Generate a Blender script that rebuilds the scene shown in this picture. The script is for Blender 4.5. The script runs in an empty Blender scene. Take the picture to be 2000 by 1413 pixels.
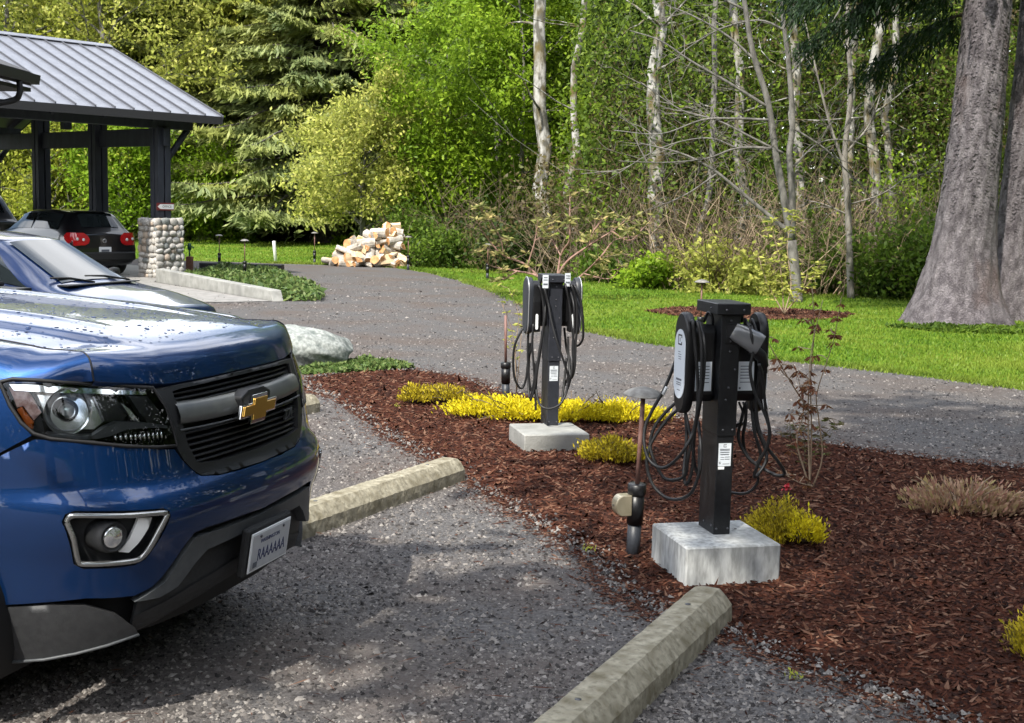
import bpy, bmesh, math, random
import numpy as np
from mathutils import Vector, Matrix
from mathutils.geometry import delaunay_2d_cdt
R = math.radians
sc = bpy.context.scene
col = sc.collection

# ------------------------------------------------------------------ camera
cam_d = bpy.data.cameras.new('camera'); cam = bpy.data.objects.new('camera', cam_d); col.objects.link(cam)
cam_d.sensor_width = 36; cam_d.lens = 45.0; cam_d.clip_start = .05; cam_d.clip_end = 2000
PITCH, ROLL = R(6.9), R(1.3)
fw = Vector((0, math.cos(PITCH), -math.sin(PITCH))); r0 = Vector((1, 0, 0)); u0 = r0.cross(fw)
rr = r0*math.cos(ROLL)+u0*math.sin(ROLL); uu = -r0*math.sin(ROLL)+u0*math.cos(ROLL)
M = Matrix((rr, uu, -fw)).transposed().to_4x4(); M.translation = (0, 0, 1.8)
cam.matrix_world = M
sc.camera = cam

# ------------------------------------------------------------------ light
SUN_EL, SUN_AZ = R(50), Vector((-.45, -.89, 0)).normalized()      # direction TO the sun
sun_dir = Vector((SUN_AZ.x*math.cos(SUN_EL), SUN_AZ.y*math.cos(SUN_EL), math.sin(SUN_EL)))
world = bpy.data.worlds.new('World'); sc.world = world; world.use_nodes = True
nt = world.node_tree; nt.nodes.clear()
wo = nt.nodes.new('ShaderNodeOutputWorld'); bg = nt.nodes.new('ShaderNodeBackground')
sky = nt.nodes.new('ShaderNodeTexSky'); sky.sky_type = 'NISHITA'; sky.sun_disc = False
sky.sun_elevation = SUN_EL; sky.sun_rotation = math.atan2(SUN_AZ.x, SUN_AZ.y); sky.air_density = 1.2; sky.dust_density = 1.5
# broken white cloud all over the sky
wtc = nt.nodes.new('ShaderNodeTexCoord'); wn = nt.nodes.new('ShaderNodeTexNoise'); wr = nt.nodes.new('ShaderNodeValToRGB')
wn.inputs['Scale'].default_value = 2.6; wn.inputs['Detail'].default_value = 7; wn.inputs['Roughness'].default_value = .55
wr.color_ramp.elements[0].position = .43; wr.color_ramp.elements[1].position = .60
wm = nt.nodes.new('ShaderNodeMixRGB'); wm.inputs['Color2'].default_value = (13.5, 13.7, 14.2, 1)
nt.links.new(wtc.outputs['Generated'], wn.inputs['Vector']); nt.links.new(wn.outputs['Fac'], wr.inputs['Fac'])
nt.links.new(wr.outputs['Color'], wm.inputs['Fac']); nt.links.new(sky.outputs['Color'], wm.inputs['Color1'])
nt.links.new(wm.outputs['Color'], bg.inputs['Color']); bg.inputs['Strength'].default_value = .15
nt.links.new(bg.outputs['Background'], wo.inputs['Surface'])
sun_d = bpy.data.lights.new('sun', 'SUN'); sun = bpy.data.objects.new('sun', sun_d); col.objects.link(sun)
sun_d.energy = 4.1; sun_d.angle = R(.55); sun_d.color = (1, .95, .85)
sun.rotation_euler = sun_dir.to_track_quat('Z', 'Y').to_euler(); sun.location = sun_dir*60
sc.view_settings.view_transform = 'Standard'; sc.view_settings.look = 'None'
sc.view_settings.gamma = 1; sc.view_settings.use_curve_mapping = False; sc.view_settings.exposure = .85
sc.render.engine = 'CYCLES'
sc.cycles.max_bounces = 7; sc.cycles.transparent_max_bounces = 12; sc.cycles.diffuse_bounces = 3; sc.cycles.glossy_bounces = 4
sc.cycles.use_adaptive_sampling = True; sc.cycles.adaptive_threshold = .02
try: sc.cycles.use_denoising = True
except Exception: pass

# ------------------------------------------------------------------ materials
MT = {}
def _new(name):
    m = bpy.data.materials.new(name); m.use_nodes = True; n = m.node_tree; n.nodes.clear()
    o = n.nodes.new('ShaderNodeOutputMaterial'); return m, n, o
def pm(name, c1, c2=None, scale=8, rough=.6, metal=0., coat=0., bump=0., bscale=None, detail=6, lo=.35, hi=.65, spec=.5,
       trans=0., ior=1.45, emit=0., stretch=None, coords='Object', island=False, rvar=0., c3=None, s3=3, lo3=.5, hi3=.7):
    """Principled material: two colours mixed by noise (or per piece), a third in larger patches, and fine bump."""
    m, n, o = _new(name); L = n.links
    b = n.nodes.new('ShaderNodeBsdfPrincipled'); L.new(b.outputs[0], o.inputs[0])
    b.inputs['Roughness'].default_value = rough; b.inputs['Metallic'].default_value = metal
    b.inputs['Coat Weight'].default_value = coat; b.inputs['Coat Roughness'].default_value = .04
    b.inputs['Specular IOR Level'].default_value = spec; b.inputs['Transmission Weight'].default_value = trans; b.inputs['IOR'].default_value = ior
    tc = n.nodes.new('ShaderNodeTexCoord'); vec = tc.outputs[coords]
    if stretch:
        mp = n.nodes.new('ShaderNodeMapping'); mp.inputs['Scale'].default_value = stretch; L.new(vec, mp.inputs[0]); vec = mp.outputs[0]
    b.inputs['Base Color'].default_value = (*c1, 1)
    if c2:
        rp = n.nodes.new('ShaderNodeValToRGB'); e = rp.color_ramp.elements
        e[0].position = lo; e[1].position = hi; e[0].color = (*c1, 1); e[1].color = (*c2, 1)
        if island:
            g = n.nodes.new('ShaderNodeNewGeometry'); L.new(g.outputs['Random Per Island'], rp.inputs[0]); e[0].position = 0; e[1].position = 1
        else:
            nz = n.nodes.new('ShaderNodeTexNoise'); nz.inputs['Scale'].default_value = scale; nz.inputs['Detail'].default_value = detail
            L.new(vec, nz.inputs['Vector']); L.new(nz.outputs['Fac'], rp.inputs[0])
        cs = rp.outputs[0]
        if c3:
            n3 = n.nodes.new('ShaderNodeTexNoise'); n3.inputs['Scale'].default_value = s3; n3.inputs['Detail'].default_value = 5
            r3 = n.nodes.new('ShaderNodeValToRGB'); r3.color_ramp.elements[0].position = lo3; r3.color_ramp.elements[1].position = hi3
            mx = n.nodes.new('ShaderNodeMixRGB'); mx.inputs['Color2'].default_value = (*c3, 1)
            L.new(vec, n3.inputs['Vector']); L.new(n3.outputs['Fac'], r3.inputs[0]); L.new(r3.outputs[0], mx.inputs['Fac'])
            L.new(cs, mx.inputs['Color1']); cs = mx.outputs[0]
        L.new(cs, b.inputs['Base Color'])
    if bump:
        bz = n.nodes.new('ShaderNodeTexNoise'); bz.inputs['Scale'].default_value = bscale or scale*4; bz.inputs['Detail'].default_value = 6
        bp = n.nodes.new('ShaderNodeBump'); bp.inputs['Strength'].default_value = min(1, bump); bp.inputs['Distance'].default_value = .01
        L.new(vec, bz.inputs['Vector']); L.new(bz.outputs['Fac'], bp.inputs['Height']); L.new(bp.outputs[0], b.inputs['Normal'])
    if emit:
        b.inputs['Emission Color'].default_value = (*c1, 1); b.inputs['Emission Strength'].default_value = emit
    MT[name] = m; return m
def leafmat(name, cols, translucent=.35, rough=.45, patch=None, pscale=.6, spec=.16):
    """Leaf: colour per leaf, part of the light passes through the blade."""
    m, n, o = _new(name); L = n.links
    g = n.nodes.new('ShaderNodeNewGeometry'); rp = n.nodes.new('ShaderNodeValToRGB'); e = rp.color_ramp.elements
    e[0].color = (*cols[0], 1); e[1].color = (*cols[-1], 1)
    for i, c in enumerate(cols[1:-1]): q = e.new((i+1)/(len(cols)-1)); q.color = (*c, 1)
    L.new(g.outputs['Random Per Island'], rp.inputs[0]); cs = rp.outputs[0]
    if patch:
        tc = n.nodes.new('ShaderNodeTexCoord'); nz = n.nodes.new('ShaderNodeTexNoise'); nz.inputs['Scale'].default_value = pscale; nz.inputs['Detail'].default_value = 3
        r2 = n.nodes.new('ShaderNodeValToRGB'); r2.color_ramp.elements[0].position = .42; r2.color_ramp.elements[1].position = .62
        mx = n.nodes.new('ShaderNodeMixRGB'); mx.inputs['Color2'].default_value = (*patch, 1)
        ml = n.nodes.new('ShaderNodeMath'); ml.operation = 'MULTIPLY'; ml.inputs[1].default_value = .75
        L.new(tc.outputs['Object'], nz.inputs['Vector']); L.new(nz.outputs['Fac'], r2.inputs[0]); L.new(r2.outputs[0], ml.inputs[0]); L.new(ml.outputs[0], mx.inputs['Fac'])
        L.new(cs, mx.inputs['Color1']); cs = mx.outputs[0]
    b = n.nodes.new('ShaderNodeBsdfPrincipled'); b.inputs['Roughness'].default_value = rough; b.inputs['Specular IOR Level'].default_value = spec
    t = n.nodes.new('ShaderNodeBsdfTranslucent'); mix = n.nodes.new('ShaderNodeMixShader'); mix.inputs[0].default_value = translucent
    gm = n.nodes.new('ShaderNodeGamma'); gm.inputs[1].default_value = .85
    L.new(cs, b.inputs['Base Color']); L.new(cs, gm.inputs[0]); L.new(gm.outputs[0], t.inputs['Color'])
    L.new(b.outputs[0], mix.inputs[1]); L.new(t.outputs[0], mix.inputs[2]); L.new(mix.outputs[0], o.inputs[0])
    MT[name] = m; return m
def glassmat(name, tint=(.9, .95, .95), alpha=.75, rough=.02):
    """Thin pane: mirror reflection over a clear tinted pass-through."""
    m, n, o = _new(name); L = n.links
    gl = n.nodes.new('ShaderNodeBsdfGlossy'); gl.inputs['Roughness'].default_value = rough
    tr = n.nodes.new('ShaderNodeBsdfTransparent'); tr.inputs[0].default_value = (*tint, 1)
    fr = n.nodes.new('ShaderNodeFresnel'); fr.inputs[0].default_value = 1.52
    mix = n.nodes.new('ShaderNodeMixShader'); L.new(fr.outputs[0], mix.inputs[0]); L.new(tr.outputs[0], mix.inputs[1]); L.new(gl.outputs[0], mix.inputs[2])
    L.new(mix.outputs[0], o.inputs[0]); MT[name] = m; return m

# ------------------------------------------------------------------ mesh helpers
def tag(o, label=None, cat=None, group=None, kind=None):
    if label: o['label'] = label
    if cat: o['category'] = cat
    if group: o['group'] = group
    if kind: o['kind'] = kind
    return o
def empty(name, loc=(0, 0, 0), rz=0., **k):
    o = bpy.data.objects.new(name, None); o.location = loc; o.rotation_euler = (0, 0, rz); o.empty_display_size = .1
    col.objects.link(o); return tag(o, **k)
def mesh_np(name, V, F, mats, parent=None, smooth=False, mi=None):
    """Fast mesh from numpy arrays; F is (n,3) or (n,4)."""
    V = np.asarray(V, np.float32); F = np.asarray(F, np.int32); me = bpy.data.meshes.new(name); k = F.shape[1]
    me.vertices.add(len(V)); me.vertices.foreach_set('co', V.ravel())
    me.loops.add(F.size); me.loops.foreach_set('vertex_index', F.ravel())
    me.polygons.add(len(F)); me.polygons.foreach_set('loop_start', np.arange(0, F.size, k, dtype=np.int32)); me.polygons.foreach_set('loop_total', np.full(len(F), k, np.int32))
    if mi is not None: me.polygons.foreach_set('material_index', np.asarray(mi, np.int32))
    if smooth: me.polygons.foreach_set('use_smooth', np.ones(len(F), bool))
    me.update(calc_edges=True); me.validate()
    for m in (mats if isinstance(mats, (list, tuple)) else [mats]): me.materials.append(m)
    o = bpy.data.objects.new(name, me); o.parent = parent; col.objects.link(o); return o
class MB:
    def __init__(s): s.v = []; s.f = []; s.m = []; s.sm = []; s.cur = 0
    def add(s, vs, fs, smooth=False, mi=None):
        b = len(s.v); s.v += [tuple(map(float, v)) for v in vs]
        for f in fs: s.f.append([b+i for i in f]); s.m.append(s.cur if mi is None else mi); s.sm.append(smooth)
        return s
    def box(s, c, d, rz=0., mat=None, bev=0.):
        x, y, z = d[0]/2, d[1]/2, d[2]/2
        if bev:
            b = min(bev, x*.9, y*.9, z*.9); vs = []; 
            for sz in (-1, 1):
                for sx, sy in ((-1, -1), (1, -1), (1, 1), (-1, 1)):
                    vs += [(sx*(x-b), sy*(y-b), sz*z), (sx*x, sy*(y-b), sz*(z-b)), (sx*(x-b), sy*y, sz*(z-b))]
            bm = bmesh.new(); [bm.verts.new(v) for v in vs]; bmesh.ops.convex_hull(bm, input=bm.verts[:]); bm.verts.index_update()
            vs = [v.co.copy() for v in bm.verts]; fs = [[v.index for v in f.verts] for f in bm.faces]; bm.free()
        else:
            vs = [(-x, -y, -z), (x, -y, -z), (x, y, -z), (-x, y, -z), (-x, -y, z), (x, -y, z), (x, y, z), (-x, y, z)]
            fs = [(0, 3, 2, 1), (4, 5, 6, 7), (0, 1, 5, 4), (1, 2, 6, 5), (2, 3, 7, 6), (3, 0, 4, 7)]
        q = mat if mat is not None else Matrix.Rotation(rz, 3, 'Z')
        c = Vector(c); return s.add([q @ Vector(v)+c for v in vs], fs)
    def tube(s, pts, rad, seg=8, cap=True, smooth=True):
        pts = [Vector(p) for p in pts]; n = len(pts); rad = rad if hasattr(rad, '__len__') else [rad]*n
        vs = []; fs = []; up = None
        for i, p in enumerate(pts):
            t = (pts[min(i+1, n-1)]-pts[max(i-1, 0)])
            t = t.normalized() if t.length > 1e-9 else Vector((0, 0, 1))
            if up is None: up = t.orthogonal().normalized()
            else:
                up = up-t*up.dot(t); up = up.normalized() if up.length > 1e-6 else t.orthogonal().normalized()
            w = t.cross(up)
            for k in range(seg):
                a = 2*math.pi*k/seg; vs.append(p+(up*math.cos(a)+w*math.sin(a))*rad[i])
        for i in range(n-1):
            for k in range(seg):
                a, b = i*seg+k, i*seg+(k+1) % seg; fs.append((a, b, b+seg, a+seg))
        if cap: fs.append(tuple(range(seg-1, -1, -1))); fs.append(tuple(range((n-1)*seg, n*seg)))
        return s.add(vs, fs, smooth)
    def lathe(s, prof, seg=20, mat=None, org=(0, 0, 0), smooth=True, caps=(True, True)):
        q = mat or Matrix.Identity(3); o = Vector(org); vs = []; fs = []
        for r, z in prof:
            for k in range(seg): a = 2*math.pi*k/seg; vs.append(q @ Vector((r*math.cos(a), r*math.sin(a), z))+o)
        for i in range(len(prof)-1):
            for k in range(seg): a, b = i*seg+k, i*seg+(k+1) % seg; fs.append((a, b, b+seg, a+seg))
        if prof[0][0] > 1e-5 and caps[0]: fs.append(tuple(range(seg-1, -1, -1)))
        if prof[-1][0] > 1e-5 and caps[1]: fs.append(tuple(range((len(prof)-1)*seg, len(prof)*seg)))
        return s.add(vs, fs, smooth)
    def prism(s, poly, d0, d1, O=(0, 0, 0), A=(1, 0, 0), B=(0, 0, 1), N=(0, 1, 0)):
        """2-D outline (a,b) extruded along N from d0 to d1."""
        O, A, B, N = map(Vector, (O, A, B, N)); n = len(poly)
        vs = [O+A*a+B*b+N*d0 for a, b in poly]+[O+A*a+B*b+N*d1 for a, b in poly]
        fs = [tuple(range(n)), tuple(range(2*n-1, n-1, -1))]+[(i, i+n, (i+1) % n+n, (i+1) % n) for i in range(n)]
        return s.add(vs, fs)
    def grid(s, G, smooth=True, close=False):
        h, w = len(G), len(G[0]); fs = []
        for i in range(h-1):
            for j in range(w if close else w-1): fs.append((i*w+j, i*w+(j+1) % w, (i+1)*w+(j+1) % w, (i+1)*w+j))
        return s.add([p for r_ in G for p in r_], fs, smooth)
    def build(s, name, mats, parent=None, bevel=0., fix=True, seg=2):
        me = bpy.data.meshes.new(name); me.from_pydata(s.v, [], s.f)
        for m in (mats if isinstance(mats, (list, tuple)) else [mats]): me.materials.append(m)
        me.polygons.foreach_set('material_index', s.m); me.polygons.foreach_set('use_smooth', s.sm)
        if fix:
            bm = bmesh.new(); bm.from_mesh(me); bmesh.ops.recalc_face_normals(bm, faces=bm.faces[:]); bm.to_mesh(me); bm.free()
        me.update(); o = bpy.data.objects.new(name, me); o.parent = parent; col.objects.link(o)
        if bevel:
            b = o.modifiers.new('bevel', 'BEVEL'); b.width = bevel; b.segments = seg; b.limit_method = 'ANGLE'; b.angle_limit = R(35)
        return o
def spline(pts, n=6):
    """Catmull-Rom through points."""
    P = [Vector(p) for p in pts]; P = [P[0]*2-P[1]]+P+[P[-1]*2-P[-2]]; out = []
    for i in range(1, len(P)-2):
        for k in range(n):
            t = k/n; a, b, c, d = P[i-1], P[i], P[i+1], P[i+2]
            out.append(.5*((2*b)+(c-a)*t+(2*a-5*b+4*c-d)*t*t+(3*b-a-3*c+d)*t**3))
    out.append(P[-2]); return out
def cdt(outline, holes=(), step=.05, margin=.4):
    """Fill a 2-D outline (with holes) with an even triangle mesh."""
    def inside(P, poly):
        x, y = P[:, 0], P[:, 1]; r = np.zeros(len(P), bool); q = np.asarray(poly); j = len(q)-1
        for i in range(len(q)):
            xi, yi = q[i]; xj, yj = q[j]; c = ((yi > y) != (yj > y)) & (x < (xj-xi)*(y-yi)/(yj-yi+1e-15)+xi); r ^= c; j = i
        return r
    def dens(poly):
        out = []
        for i in range(len(poly)):
            a, b = np.array(poly[i], float), np.array(poly[(i+1) % len(poly)], float); k = max(1, int(np.ceil(np.linalg.norm(b-a)/step)))
            out += [a+(b-a)*t/k for t in range(k)]
        return out
    loops = [dens(outline)]+[dens(h) for h in holes]; pts = []; edges = []
    for lp in loops:
        b = len(pts); pts += lp; edges += [(b+i, b+(i+1) % len(lp)) for i in range(len(lp))]
    q = np.array(loops[0]); lo, hi = q.min(0), q.max(0)
    gx, gy = np.meshgrid(np.arange(lo[0], hi[0], step), np.arange(lo[1], hi[1], step)); g = np.c_[gx.ravel(), gy.ravel()]
    ins = inside(g, loops[0])
    for h in loops[1:]: ins &= ~inside(g, h)
    g = g[ins]; allb = np.array(pts)
    if len(g):
        d = np.array([np.min((allb[:, 0]-p[0])**2+(allb[:, 1]-p[1])**2) for p in g]); g = g[d > (step*margin)**2]
    V, E, F = delaunay_2d_cdt([Vector(p) for p in pts]+[Vector(p) for p in g], edges, [], 0, 1e-6)[:3]
    V = np.array([tuple(v) for v in V]); F = np.array([tuple(f) for f in F]); c = V[F].mean(1); k = inside(c, loops[0])
    for h in loops[1:]: k &= ~inside(c, h)
    return V, F[k]
def inpoly(P, poly):
    x, y = P[:, 0], P[:, 1]; r = np.zeros(len(P), bool); q = np.asarray(poly); j = len(q)-1
    for i in range(len(q)):
        xi, yi = q[i]; xj, yj = q[j]; r ^= ((yi > y) != (yj > y)) & (x < (xj-xi)*(y-yi)/(yj-yi+1e-15)+xi); j = i
    return r
def text(name, body, size, mat, matrix, parent=None, extrude=.001, sx=1.):
    cu = bpy.data.curves.new(name, 'FONT'); cu.body = body; cu.size = size; cu.align_x = 'CENTER'; cu.align_y = 'CENTER'; cu.extrude = extrude; cu.resolution_u = 3
    t = bpy.data.objects.new(name, cu); col.objects.link(t); dg = bpy.context.evaluated_depsgraph_get(); me = bpy.data.meshes.new_from_object(t.evaluated_get(dg))
    bpy.data.objects.remove(t); me.transform(Matrix.Diagonal((sx, 1, 1, 1))); me.transform(matrix); me.materials.clear(); me.materials.append(mat); me.name = name
    o = bpy.data.objects.new(name, me); o.parent = parent; col.objects.link(o); return o
def axes(O, X, Y):
    X = Vector(X).normalized(); Y = Vector(Y).normalized(); Z = X.cross(Y).normalized()
    m = Matrix((X, Y, Z)).transposed().to_4x4(); m.translation = Vector(O); return m
def copy_tree(o, parent=None):
    c = o.copy(); col.objects.link(c); c.parent = parent
    for ch in list(o.children): copy_tree(ch, c)
    return c
def lerp(a, b, t): return a+(b-a)*t

# ------------------------------------------------------------------ material library
pm('gravel', (.036, .034, .034), (.135, .127, .124), scale=60, rough=.9, bump=1., bscale=75, lo=.3, hi=.72, c3=(.085, .066, .056), s3=.8, lo3=.42, hi3=.68)
leafmat('stone_chip', [(.024, .022, .022), (.052, .048, .046), (.084, .077, .073), (.115, .105, .099), (.145, .132, .123), (.185, .17, .157), (.27, .25, .23)], 0., .85, spec=.15)
pm('mulch', (.020, .008, .006), (.07, .024, .014), scale=45, spec=.05, rough=.95, bump=1., bscale=60)
leafmat('mulch_chip', [(.013, .007, .006), (.029, .014, .011), (.046, .021, .015), (.070, .029, .019), (.105, .045, .027), (.17, .10, .068)], .0, .9, spec=.06)
pm('soil', (.05, .035, .025), (.09, .06, .04), scale=20, rough=.95, bump=.8)
pm('lawn', (.05, .11, .010), (.11, .19, .016), scale=3.2, spec=.08, rough=.9, bump=.8, bscale=90, c3=(.18, .22, .035), s3=.35, lo3=.5, hi3=.75)
leafmat('grass', [(.045, .10, .010), (.10, .185, .016), (.19, .265, .03)], .3, patch=(.20, .25, .035), pscale=.45)
pm('concrete', (.21, .21, .195), (.31, .31, .29), scale=6, rough=.9, bump=.35, bscale=70, c3=(.20, .20, .19), s3=2)
pm('concrete_new', (.24, .245, .24), (.43, .44, .435), scale=34, rough=.85, bump=.5, bscale=40, stretch=(1, 1, .3), c3=(.20, .205, .20), s3=6)
pm('concrete_old', (.19, .17, .12), (.36, .33, .25), scale=34, rough=.95, bump=.6, bscale=45, c3=(.14, .12, .075), s3=17, lo3=.48, hi3=.7)
pm('pad', (.19, .185, .175), (.26, .25, .235), scale=5, rough=.9, bump=.2, bscale=60)
pm('rock', (.17, .185, .175), (.33, .35, .33), scale=30, rough=.9, bump=.8, bscale=25, c3=(.12, .14, .13), s3=9, lo3=.5, hi3=.62)
pm('black_steel', (.006, .0065, .008), (.011, .012, .014), scale=30, rough=.42, bump=.12, bscale=220)
pm('gray_steel', (.016, .018, .024), (.024, .026, .034), scale=30, rough=.5, bump=.12, bscale=220)
pm('black_plastic', (.007, .007, .008), rough=.38)
pm('rubber', (.010, .010, .011), rough=.45)
pm('white_label', (.62, .66, .70), rough=.4)
pm('white_plastic', (.75, .77, .78), rough=.35)
pm('print_gray', (.10, .11, .13), rough=.6)
pm('print_black', (.01, .01, .012), rough=.5)
pm('silver_paint', (.45, .46, .47), rough=.35, metal=.6)
pm('bolt', (.12, .12, .13), rough=.4, metal=.8)
pm('brass', (.42, .36, .24), (.55, .48, .34), scale=12, rough=.35, metal=.7)
pm('copper_pipe', (.16, .08, .065), (.22, .12, .10), scale=20, rough=.55)
pm('verdigris', (.16, .15, .135), (.26, .25, .23), scale=30, rough=.6, metal=.4)
pm('pvc', (.026, .029, .036), rough=.45)
# ================================================================== GROUND
rng = np.random.default_rng(7)
LAWN_EDGE = [(14, 9.6), (8.5, 11.6), (5.41, 13.4), (4.64, 14.38), (3.69, 15.29), (2.62, 16.27), (1.75, 17.45), (1.12, 18.76), (.42, 22.06), (-.24, 26.4), (-1.28, 30.98), (-2.07, 33.73), (-3.27, 36.4), (-5.26, 37.1), (-7.2, 37.3), (-9.42, 37.8), (-16, 38.6), (-45, 39)]
GRAVEL = LAWN_EDGE+[(-45, -25), (14, -25)]
RING = [(2.35, 22.7), (3.0, 23.7), (4.2, 24.2), (5.4, 23.9), (6.2, 23.1), (5.3, 21.9), (4.0, 21.3), (2.8, 21.7)]
BED = [(-2.2, 13.0), (-1.95, 12.12), (-1.65, 11.74), (-1.04, 10.0), (-.74, 9.28), (-.32, 8.35), (.02, 7.44), (.3, 6.77), (.45, 6.29), (.50, 5.86), (.66, 5.57), (.94, 5.24), (1.23, 4.84), (1.45, 4.54), (1.7, 4.2), (2.1, 3.6), (3.0, 2.6), (5, 2.2), (6.5, 3.6), (6.4, 6.5), (5.2, 8.2), (3.73, 9.13), (3.41, 9.28), (2.77, 9.71), (2.1, 10.29), (1.17, 11.48), (.72, 11.72), (.01, 12.26), (-.54, 13.48), (-1.12, 13.94), (-1.66, 13.75)]
def vnoise(x, y, s=1., seed=0):
    r_ = np.random.default_rng(seed); o = 0
    for k in range(5):
        a, b, p = r_.uniform(-1, 1), r_.uniform(-1, 1), r_.uniform(0, 6.28); f_ = s*(1.3+k*.9); o = o+np.sin((a*x+b*y)*f_+p)
    return o/5
def roughen(poly, step, amp, seed):
    """Ragged edge for a loose border."""
    r_ = np.random.default_rng(seed); out = []
    for i in range(len(poly)):
        a, b = np.array(poly[i]), np.array(poly[(i+1) % len(poly)]); d = np.linalg.norm(b-a)
        if d > 9: out.append(tuple(a)); continue
        k = max(1, int(d/step)); nrm = np.array([-(b-a)[1], (b-a)[0]])/(d+1e-9)
        out += [tuple(a+(b-a)*t/k+nrm*r_.normal(0, amp)) for t in range(k)]
    return out
# lawn: the base sheet to the horizon
g = 500.; mesh_np('lawn', [(-g, -g, 0), (g, -g, 0), (g, g, 0), (-g, g, 0)], [(0, 1, 2, 3)], MT['lawn'])['kind'] = 'structure'
V, F = cdt(roughen(GRAVEL, .35, .03, 3), step=3.); mesh_np('gravel_lot', np.c_[V, np.full(len(V), .004)], F, MT['gravel'])['kind'] = 'structure'
bed_edge = np.array(BED)
def bed_h(x, y):
    d = np.full(len(x), 9.)
    for i in range(len(bed_edge)):
        a, b = bed_edge[i], bed_edge[(i+1) % len(bed_edge)]; ab = b-a; t = np.clip(((x-a[0])*ab[0]+(y-a[1])*ab[1])/(ab@ab), 0, 1)
        d = np.minimum(d, np.hypot(x-a[0]-t*ab[0], y-a[1]-t*ab[1]))
    return .007+np.minimum(d*.03, .004)+.003*vnoise(x, y, 4., 5)*np.minimum(1, d*2)
V, F = cdt(roughen(BED, .12, .025, 4), step=.14); mesh_np('mulch_bed', np.c_[V, bed_h(V[:, 0], V[:, 1])], F, MT['mulch'], smooth=True)['kind'] = 'structure'

def octa(P, sx, sy, sz, yaw, tilt, name, mat, kind='stuff'):
    """Many small eight-faced lumps as one mesh."""
    n = len(P); base = np.array([(1, 0, -.5), (-1, 0, -.5), (0, 1, -.5), (0, -1, -.5), (0, 0, 1)], float)
    fs = np.array([(0, 2, 4), (2, 1, 4), (1, 3, 4), (3, 0, 4)])
    v = base[None]*np.stack([sx, sy, sz], 1)[:, None]*rng.uniform(.7, 1.3, (n, 5, 1))
    v[:, :, :2] += rng.normal(0, .26, (n, 5, 2))*np.minimum(sx, sy)[:, None, None]
    ct, st = np.cos(tilt)[:, None], np.sin(tilt)[:, None]; x = v[:, :, 0]*ct-v[:, :, 2]*st; z = v[:, :, 0]*st+v[:, :, 2]*ct
    cy, sy_ = np.cos(yaw)[:, None], np.sin(yaw)[:, None]; X = x*cy-v[:, :, 1]*sy_; Y = x*sy_+v[:, :, 1]*cy
    VV = np.stack([X, Y, z], 2)+P[:, None]; FF = (fs[None]+np.arange(n)[:, None, None]*5).reshape(-1, 3)
    o = mesh_np(name, VV.reshape(-1, 3), FF, mat); o['kind'] = kind; return o
def frustum_pts(n, y0, y1, pw, pad=.7):
    t = rng.uniform(0, 1, n); y = (y0**(1-pw)+t*(y1**(1-pw)-y0**(1-pw)))**(1/(1-pw)); x = rng.uniform(-1, 1, n)*(y*.415+pad); return np.c_[x, y]
# loose stones on the gravel
P = frustum_pts(280000, 3.3, 32, 1.9); k = inpoly(P, GRAVEL) & ~inpoly(P, BED); P = P[k]; P = P[rng.uniform(0, 1, len(P)) < np.clip(.85+.75*vnoise(P[:, 0], P[:, 1], 1.1, 31), .4, 1)]; n = len(P)
s = rng.gamma(3.2, .0019, n).clip(.0025, .017)*(.74+P[:, 1]*.034)
tag(octa(np.c_[P, .004+s*.3], s*rng.uniform(.9, 1.5, n), s, s*rng.uniform(.45, .8, n), rng.uniform(0, 6.28, n), rng.normal(0, .25, n), 'gravel_stones', MT['stone_chip']), 'loose grey gravel stones over the parking lot', 'gravel')
# bark chips
P = np.c_[rng.uniform(-2.4, 6, 200000), rng.uniform(2.4, 14, 200000)]; P = P[inpoly(P, BED) & (np.abs(P[:, 0]) < P[:, 1]*.42+.7)]
keep = rng.uniform(0, 1, len(P)) < np.clip(42/P[:, 1]**2, .22, 1.); P = P[keep][:54000]; n = len(P)
fx = .7+P[:, 1]*.045; ln = rng.gamma(2.6, .0075, n).clip(.006, .06)*fx
tag(octa(np.c_[P, bed_h(P[:, 0], P[:, 1])+rng.uniform(.001, .011, n)], ln, rng.uniform(.004, .014, n)*fx, rng.uniform(.002, .006, n)*fx, rng.uniform(0, 6.28, n), rng.normal(0, .38, n), 'bark_chips', MT['mulch_chip']), 'dark red brown bark mulch chips covering the planting bed', 'mulch')
# gravel kicked over the border of the bed
BE = np.array(BED+BED[:1]); ke = rng.integers(0, len(BED), 9000); S0 = BE[ke]+(BE[ke+1]-BE[ke])*rng.uniform(0, 1, 9000)[:, None]+rng.normal(0, .07, (9000, 2)); S0 = S0[inpoly(S0, BED)]; n = len(S0); s = rng.gamma(3.2, .0021, n).clip(.003, .017)
tag(octa(np.c_[S0, bed_h(S0[:, 0], S0[:, 1])+.010], s*1.2, s, s*.7, rng.uniform(0, 6.28, n), rng.normal(0, .25, n), 'border_stones', MT['stone_chip']), 'loose gravel stones kicked onto the border of the bark bed', 'gravel')
P = np.c_[rng.uniform(2.3, 6.3, 9000), rng.uniform(21.2, 24.3, 9000)]; P = P[inpoly(P, RING)]; n = len(P)
tag(octa(np.c_[P, np.full(n, .02)], rng.gamma(2.6, .014, n), rng.uniform(.01, .025, n), rng.uniform(.006, .02, n), rng.uniform(0, 6.28, n), rng.normal(0, .4, n), 'ring_chips', MT['mulch_chip']), 'bark chips of the round mulch patch on the lawn', 'mulch')
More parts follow.
